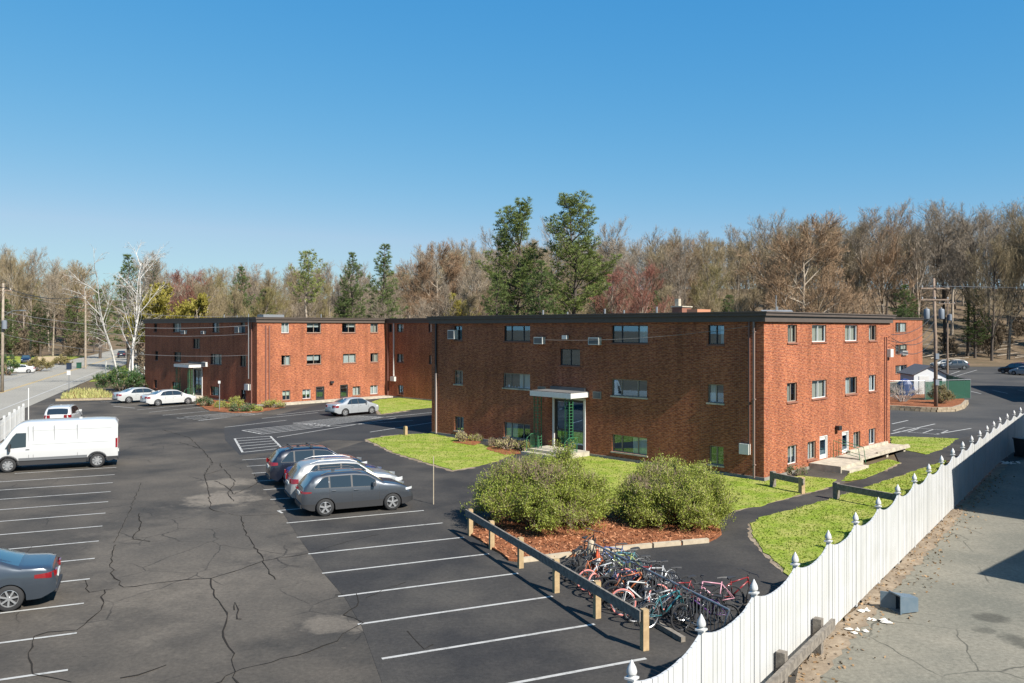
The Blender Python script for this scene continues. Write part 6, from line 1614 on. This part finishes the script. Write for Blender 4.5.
for s_ in (1, -1):
    # cab door glass: a five-cornered pane
    pts = [(4.22, 1.25), (5.15, 1.2), (4.82, 1.78), (4.66, 1.96), (4.22, 1.96)]
    yv = lambda z: 1.025*.965-(z-1.2)*.1*1.0+.012
    mb = MB(); mb.add([Vector((Xv(x), s_*yv(z), z)) for x, z in pts], [(0, 1, 2, 3, 4)]); mb.build('side_window', M['car_glass'], van)
    mb = MB(); mb.bbox(Xv(1.45), Xv(4.55), s_*1.0-.03, s_*1.0+.03, .56, .7); mb.build('side_trim', mat('grey_trim', (.13, .135, .14), .6), van)
    for xa in (.98, 5.02):
        mb = MB(); pts = []
        for i in range(13):
            a = math.pi*i/12; pts.append((Xv(xa)+.46*math.cos(a), s_*1.0, .36+.46*math.sin(a)))
        mb.tube(pts, .05, 6); mb.build('wheel_arch_trim', M['wood_grey'] if False else M['plastic'], van)
    for x in (1.9, 2.95, 3.9, 4.12): mb = MB(); mb.bbox(Xv(x)-.009, Xv(x)+.009, s_*(yv(1.6)-.012)-.012, s_*(yv(1.6)-.012)+.012, .78, 2.3); mb.build('panel_seam', mat('seam_grey', (.3, .3, .3), .7), van)
    for z in (1.35, 2.05): mb = MB(); mb.bbox(Xv(.3), Xv(4.0), s_*(yv(z)-.005)-.006, s_*(yv(z)-.005)+.006, z, z+.025); mb.build('body_crease', paints['white'], van)
mb = MB(); mb.bbox(Xv(0)-.012, Xv(0)+.004, -.01, .01, .6, 2.3); mb.build('door_seam', M['plastic'], van)
for s_ in (1, -1): mb = MB(); mb.bbox(Xv(0)-.02, Xv(0), s_*.45-.3, s_*.45+.3, 1.45, 2.05); mb.build('rear_window', M['car_glass'], van)
# cars beyond the road and in the rear car park
cw = GD(17.5, 140); cw = Vector((road_x(137)-2.6, 137, 0))
make_car(sedan(4.6, 1.43), paints['white'], 'sedan_car', 'white sedan driving towards the viewer on the public road', GD(19, 134), math.atan2(-.5, -.85))
make_car(suv(4.7, 1.7), paints['navy'], 'suv', 'dark SUV parked in the driveway across the road', GD(26, 172), math.atan2(-.9, .5))
make_car(suv(4.7, 1.7), paints['navy'], 'suv', 'dark SUV on the road seen behind the birch stems', Vector((road_x(205)+2.2, 205, 0)), math.atan2(.938, -.345))
make_car(suv(4.75, 1.68), paints['grey'], 'suv', 'grey SUV parked behind the white shed', GD(953.5, 146), math.pi-.08)
make_car(sedan(4.6, 1.45), paints['white'], 'sedan_car', 'white car behind the grey SUV near the shed', GD(944, 154), math.pi-.08)
make_car(suv(4.8, 1.75), paints['navy'], 'suv', 'dark vehicle parked at the right end of the rear car park', GD(1015, 132), math.pi*.5+.5)
make_car(sedan(4.6, 1.45), paints['palesilver'], 'sedan_car', 'silver car half out of the picture in the rear car park', GD(1026, 128), math.pi*.5+.5)
make_car(sedan(4.6, 1.45), paints['red'], 'sedan_car', 'dark red car beyond the others in the rear car park', GD(1021, 142), math.pi*.5+.5)

# ------------------------------------------------------------------ bicycles
BM = {}
def bmat(n_, c): 
    if n_ not in BM: BM[n_] = mat(n_+'_frame_paint', c, .35, coat=.5)
    return BM[n_]
def bicycle(loc, heading, lean, label, frame, rimm=None, s=1.0, lying=False, steer=0.0, tyre=None, kids=False):
    root = empty('bicycle', loc, heading, label, 'bicycle', 'bicycles heaped round the rack')
    root.rotation_euler = (lean, 0, heading); root.scale = (s, s, s)
    wr = .33; xr, xf = -.52, .53; fm = frame
    def wheel(x, rot=0):
        we = empty('wheel', (x, 0, wr), rot); we.parent = root
        mb = MB(); pts = [(math.cos(a)*wr*.955, 0, math.sin(a)*wr*.955) for a in [i*6.2832/26 for i in range(27)]]; mb.tube(pts, .023, 6, cap=False); mb.build('tyre', tyre or M['tyre'], we, smooth=True)
        mb = MB(); pts = [(math.cos(a)*wr*.865, 0, math.sin(a)*wr*.865) for a in [i*6.2832/26 for i in range(27)]]; mb.tube(pts, .013, 5, cap=False)
        for i in range(18): a = i*6.2832/18; mb.tube([(0, .02*(1 if i % 2 else -1), 0), (math.cos(a)*wr*.86, 0, math.sin(a)*wr*.86)], .0022, 3, cap=False)
        mb.tube([(0, -.045, 0), (0, .045, 0)], .022, 6); mb.build('rim', rimm or M['dark_metal'], we)
    wheel(xr); wheel(xf, steer)
    bb, st, hd1, hd2 = (-.08, 0, .29), (-.24, 0, .78), (.33, 0, .82), (.37, 0, .70)
    mb = MB()
    for a, b, r in ((bb, st, .017), (bb, hd2, .022), ((-.22, 0, .72), hd1, .018), (hd1, hd2, .022)): mb.tube([a, b], r, 7)
    for y in (-.05, .05):
        mb.tube([(bb[0], y*.5, bb[2]), (xr, y, wr)], .010, 5); mb.tube([(-.225, y*.3, .73), (xr, y, wr)], .009, 5)
    mb.build('frame', fm, root, smooth=True)
    mb = MB(); mb.tube([(.37, 0, .70), (.385, 0, .66)], .02, 6)
    for y in (-.05, .05): mb.tube([(.385, y*.8, .67), (.44, y, .6), (xf, y, wr)], .012, 5)
    mb.build('fork', fm, root)
    mb = MB(); mb.tube([hd1, (.32, 0, .9), (.37, 0, .95)], .013, 6); c_, s_ = math.cos(steer), math.sin(steer)
    bar = [(-.08, .3, .98), (.0, .22, .99), (.03, .08, .955), (.03, -.08, .955), (.0, -.22, .99), (-.08, -.3, .98)]
    mb.tube([(.34+x*c_-y*s_, x*s_+y*c_, z) for x, y, z in bar], .0115, 6)
    mb.build('handlebar', M['dark_metal'], root)
    mb = MB(); mb.add([Vector(p_) for p_ in ((-.38, -.07, .86), (-.38, .07, .86), (-.22, .035, .875), (-.1, .015, .87), (-.1, -.015, .87), (-.22, -.035, .875), (-.38, -.06, .9), (-.38, .06, .9), (-.22, .03, .905), (-.1, .012, .895), (-.1, -.012, .895), (-.22, -.03, .905))],
        [(0, 1, 2, 3, 4, 5), (6, 11, 10, 9, 8, 7), (0, 6, 7, 1), (1, 7, 8, 2), (2, 8, 9, 3), (3, 9, 10, 4), (4, 10, 11, 5), (5, 11, 6, 0)])
    mb.tube([st, (-.26, 0, .86)], .012, 6); mb.build('saddle', M['plastic'], root)
    mb = MB(); mb.lathe([(.085, -.004), (.085, .004)], 16, 'Y', (bb[0], -.05, bb[2])); mb.tube([(bb[0], -.07, bb[2]), (bb[0]+.1, -.08, bb[2]-.13)], .009, 5); mb.tube([(bb[0], .07, bb[2]), (bb[0]-.1, .08, bb[2]+.13)], .009, 5)
    mb.box((bb[0]+.1, -.13, bb[2]-.13), (.09, .09, .02)); mb.box((bb[0]-.1, .13, bb[2]+.13), (.09, .09, .02)); mb.tube([bb, (bb[0], -.07, bb[2])], .012, 5)
    mb.tube([(bb[0], -.05, bb[2]+.083), (xr, -.05, wr+.03)], .004, 3); mb.tube([(bb[0], -.05, bb[2]-.083), (xr, -.05, wr-.03)], .004, 3); mb.build('crankset', M['dark_metal'], root)
    return root
ra, rb = Vector((2.44, 24.7, 0)), Vector((4.95, 18.9, 0)); rd = (rb-ra).normalized(); rn = Vector((-rd.y, rd.x, 0))   # rn points away from the stalls (right/back)
if rn.x < 0: rn = -rn
rack = empty('bicycle_rack', ra, 0, 'long galvanised bicycle rack with a top rail almost buried in bicycles', 'bicycle rack')
L_ = (rb-ra).length
mb = MB(); mb.tube([Vector((0, 0, .88)), rd*L_+Vector((0, 0, .88))], .028, 8); mb.tube([Vector((0, 0, .12)), rd*L_+Vector((0, 0, .12))], .022, 6); mb.build('top_rail', M['grey_metal'], rack)
mb = MB(); n_ = 46
for i in range(n_+1): q = rd*L_*i/n_; mb.tube([q+Vector((0, 0, .12)), q+Vector((0, 0, .88))], .009, 4)
mb.build('bars', M['grey_metal'], rack)
for k in (0, .5, 1): q = rd*L_*k; mb = MB(); mb.tube([q-rn*.4+Vector((0, 0, .02)), q+Vector((0, 0, .88)), q+rn*.4+Vector((0, 0, .02))], .024, 6); mb.build('leg', M['grey_metal'], rack)
cols = dict(black=(.015, .015, .017), white=(.6, .6, .58), orange=(.4, .12, .04), teal=(.03, .16, .18), yellow=(.3, .36, .12), red=(.25, .02, .02), blue=(.05, .1, .3), silver=(.45, .46, .47), purple=(.1, .03, .17), pink=(.6, .3, .36), green=(.1, .35, .12), navy=(.02, .03, .1), coral=(.8, .25, .2))
pinkrim = mat('coral_tyre', (.78, .26, .22), .7)
B_R = random.Random(17)
specs = [  # side (-1 stalls side), position 0..1, colour, extras
 (-1, .04, 'black', 'near black bicycle at the cone end of the rack, stall side'), (1, .05, 'blue', 'blue bicycle with raised bars at the cone end of the rack, far side'), (1, .12, 'teal', 'teal bicycle beside the blue one at the far side of the rack'),
 (-1, .14, 'orange', 'orange and white bicycle just right of the traffic cones'), (1, .19, 'yellow', 'lime yellow bicycle third on the far side of the rack'), (-1, .22, 'silver', 'silver bicycle between the orange one and the coral tyred one'),
 (-1, .31, 'black', 'black bicycle with coral pink tyres, left of the two with such tyres'), (1, .27, 'black', 'black bicycle next to the lime yellow one'), (1, .35, 'red', 'red bicycle leaning at the middle of the rack, far side'),
 (-1, .38, 'navy', 'navy bicycle jammed in the middle of the rack, stall side'), (-1, .44, 'orange', 'second orange bicycle, deep in the middle of the heap'), (1, .42, 'silver', 'silver bicycle in the middle of the far side'),
 (-1, .5, 'black', 'black bicycle crowded against the white framed one'), (1, .5, 'black', 'black bicycle leaning past the middle of the far side'), (-1, .575, 'white', 'white bicycle with coral pink tyres, right of the two with such tyres'),
 (1, .57, 'red', 'dark red bicycle with a big rear wheel sticking out on the far side'), (-1, .64, 'silver', 'grey bicycle just right of the white framed one'), (1, .66, 'black', 'black bicycle last on the far side before the gap'), (-1, .7, 'teal', 'teal bicycle last on the stall side before the gap')]
for sd_, f, cn, lab in specs:
    p = ra+rd*L_*f*1.0; jig = B_R.uniform(-.12, .12); off_ = B_R.uniform(.38, .62)
    hd_ = math.atan2(-sd_*rn.y, -sd_*rn.x)+B_R.uniform(-.35, .35)      # front wheel in the rack
    if cn == 'white' or ('coral pink' in lab): hd_ = math.atan2(rn.y, rn.x)+math.pi+B_R.uniform(-.1, .1); off_ = .55
    loc = p+rn*sd_*off_+rd*jig
    bicycle(loc, hd_, rimm=M['alloy'] if cn in ('silver', 'white', 'teal', 'blue', 'yellow') else None, lean=B_R.choice((-1, 1))*B_R.uniform(.04, .26), label=lab, frame=bmat(cn, cols[cn]), s=B_R.uniform(.9, 1.03), steer=B_R.uniform(-.5, .5), tyre=pinkrim if 'coral' in lab else None)
q = G(583, 562); bicycle(q, 1.0, .25, 'dark bicycle standing apart against the timber edge of the island', bmat('black', cols['black']), steer=.4)
q = G(690, 634); bicycle(q+Vector((.3, .4, 0)), .5, -.1, 'black bicycle with a grey wheel closest to the white fence', bmat('black', cols['black']), steer=.3)
q = G(716, 615); bicycle(q+Vector((.1, .2, 0)), .25+math.pi, .3, 'white and pink bicycle at the fence end of the rack', bmat('pink', cols['pink']), s=.95, steer=-.5)
q = G(708, 622); bicycle(q, 2.9, -.35, 'purple bicycle leaning under the white and pink one', bmat('purple', cols['purple']), s=.9, steer=.4)
q = G(728, 608); bicycle(q+Vector((.2, .3, 0)), .4, .3, 'dark red bicycle behind the purple one near the fence', bmat('red', cols['red']), s=.95, steer=.6)
mb = MB(); a, b = G(654, 606), G(672, 622); mb.beam(ra+rd*3.4-rn*.75+Vector((0, 0, .07)), ra+rd*5.6-rn*.75+Vector((0, 0, .07)), .12, .12); tag(mb.build('timber_beam', M['wood_grey']), 'old timber lying on the asphalt beneath the bicycles', 'timber')
# traffic cones
def cone(px, py, label, tall, top):
    p = G(px, py); root = empty('traffic_cone', p, .4, label, 'traffic cone')
    mb = MB(); mb.box((0, 0, .02), (.36, .36, .04)); mb.lathe([(.14, .04), (.105, .3)], 16); mb.build('cone_base', M['orange'], root, smooth=True, angle=40)
    mb = MB(); mb.lathe([(.108, .3), (.085, .5)] if not top else [(.13, .32), (.12, .7), (.09, tall-.04), (.05, tall)], 16); mb.build('reflective_collar' if not top else 'cone_top', M['reflective'] if not top else M['landscape_timber'], root, smooth=True, angle=40)
    if not top: mb = MB(); mb.lathe([(.085, .5), (.06, .62), (.055, .64), (.05, tall)], 16); mb.build('cone_tip', M['orange'], root, smooth=True, angle=40)
cone(591, 573, 'orange barrel base with a pale tan sleeve standing on it, left of the two', .98, True)
cone(597.5, 574.5, 'orange cone with a white collar, right of the two by the bicycles', .74, False)
print('trees', nt, 'objects', len(bpy.data.objects))
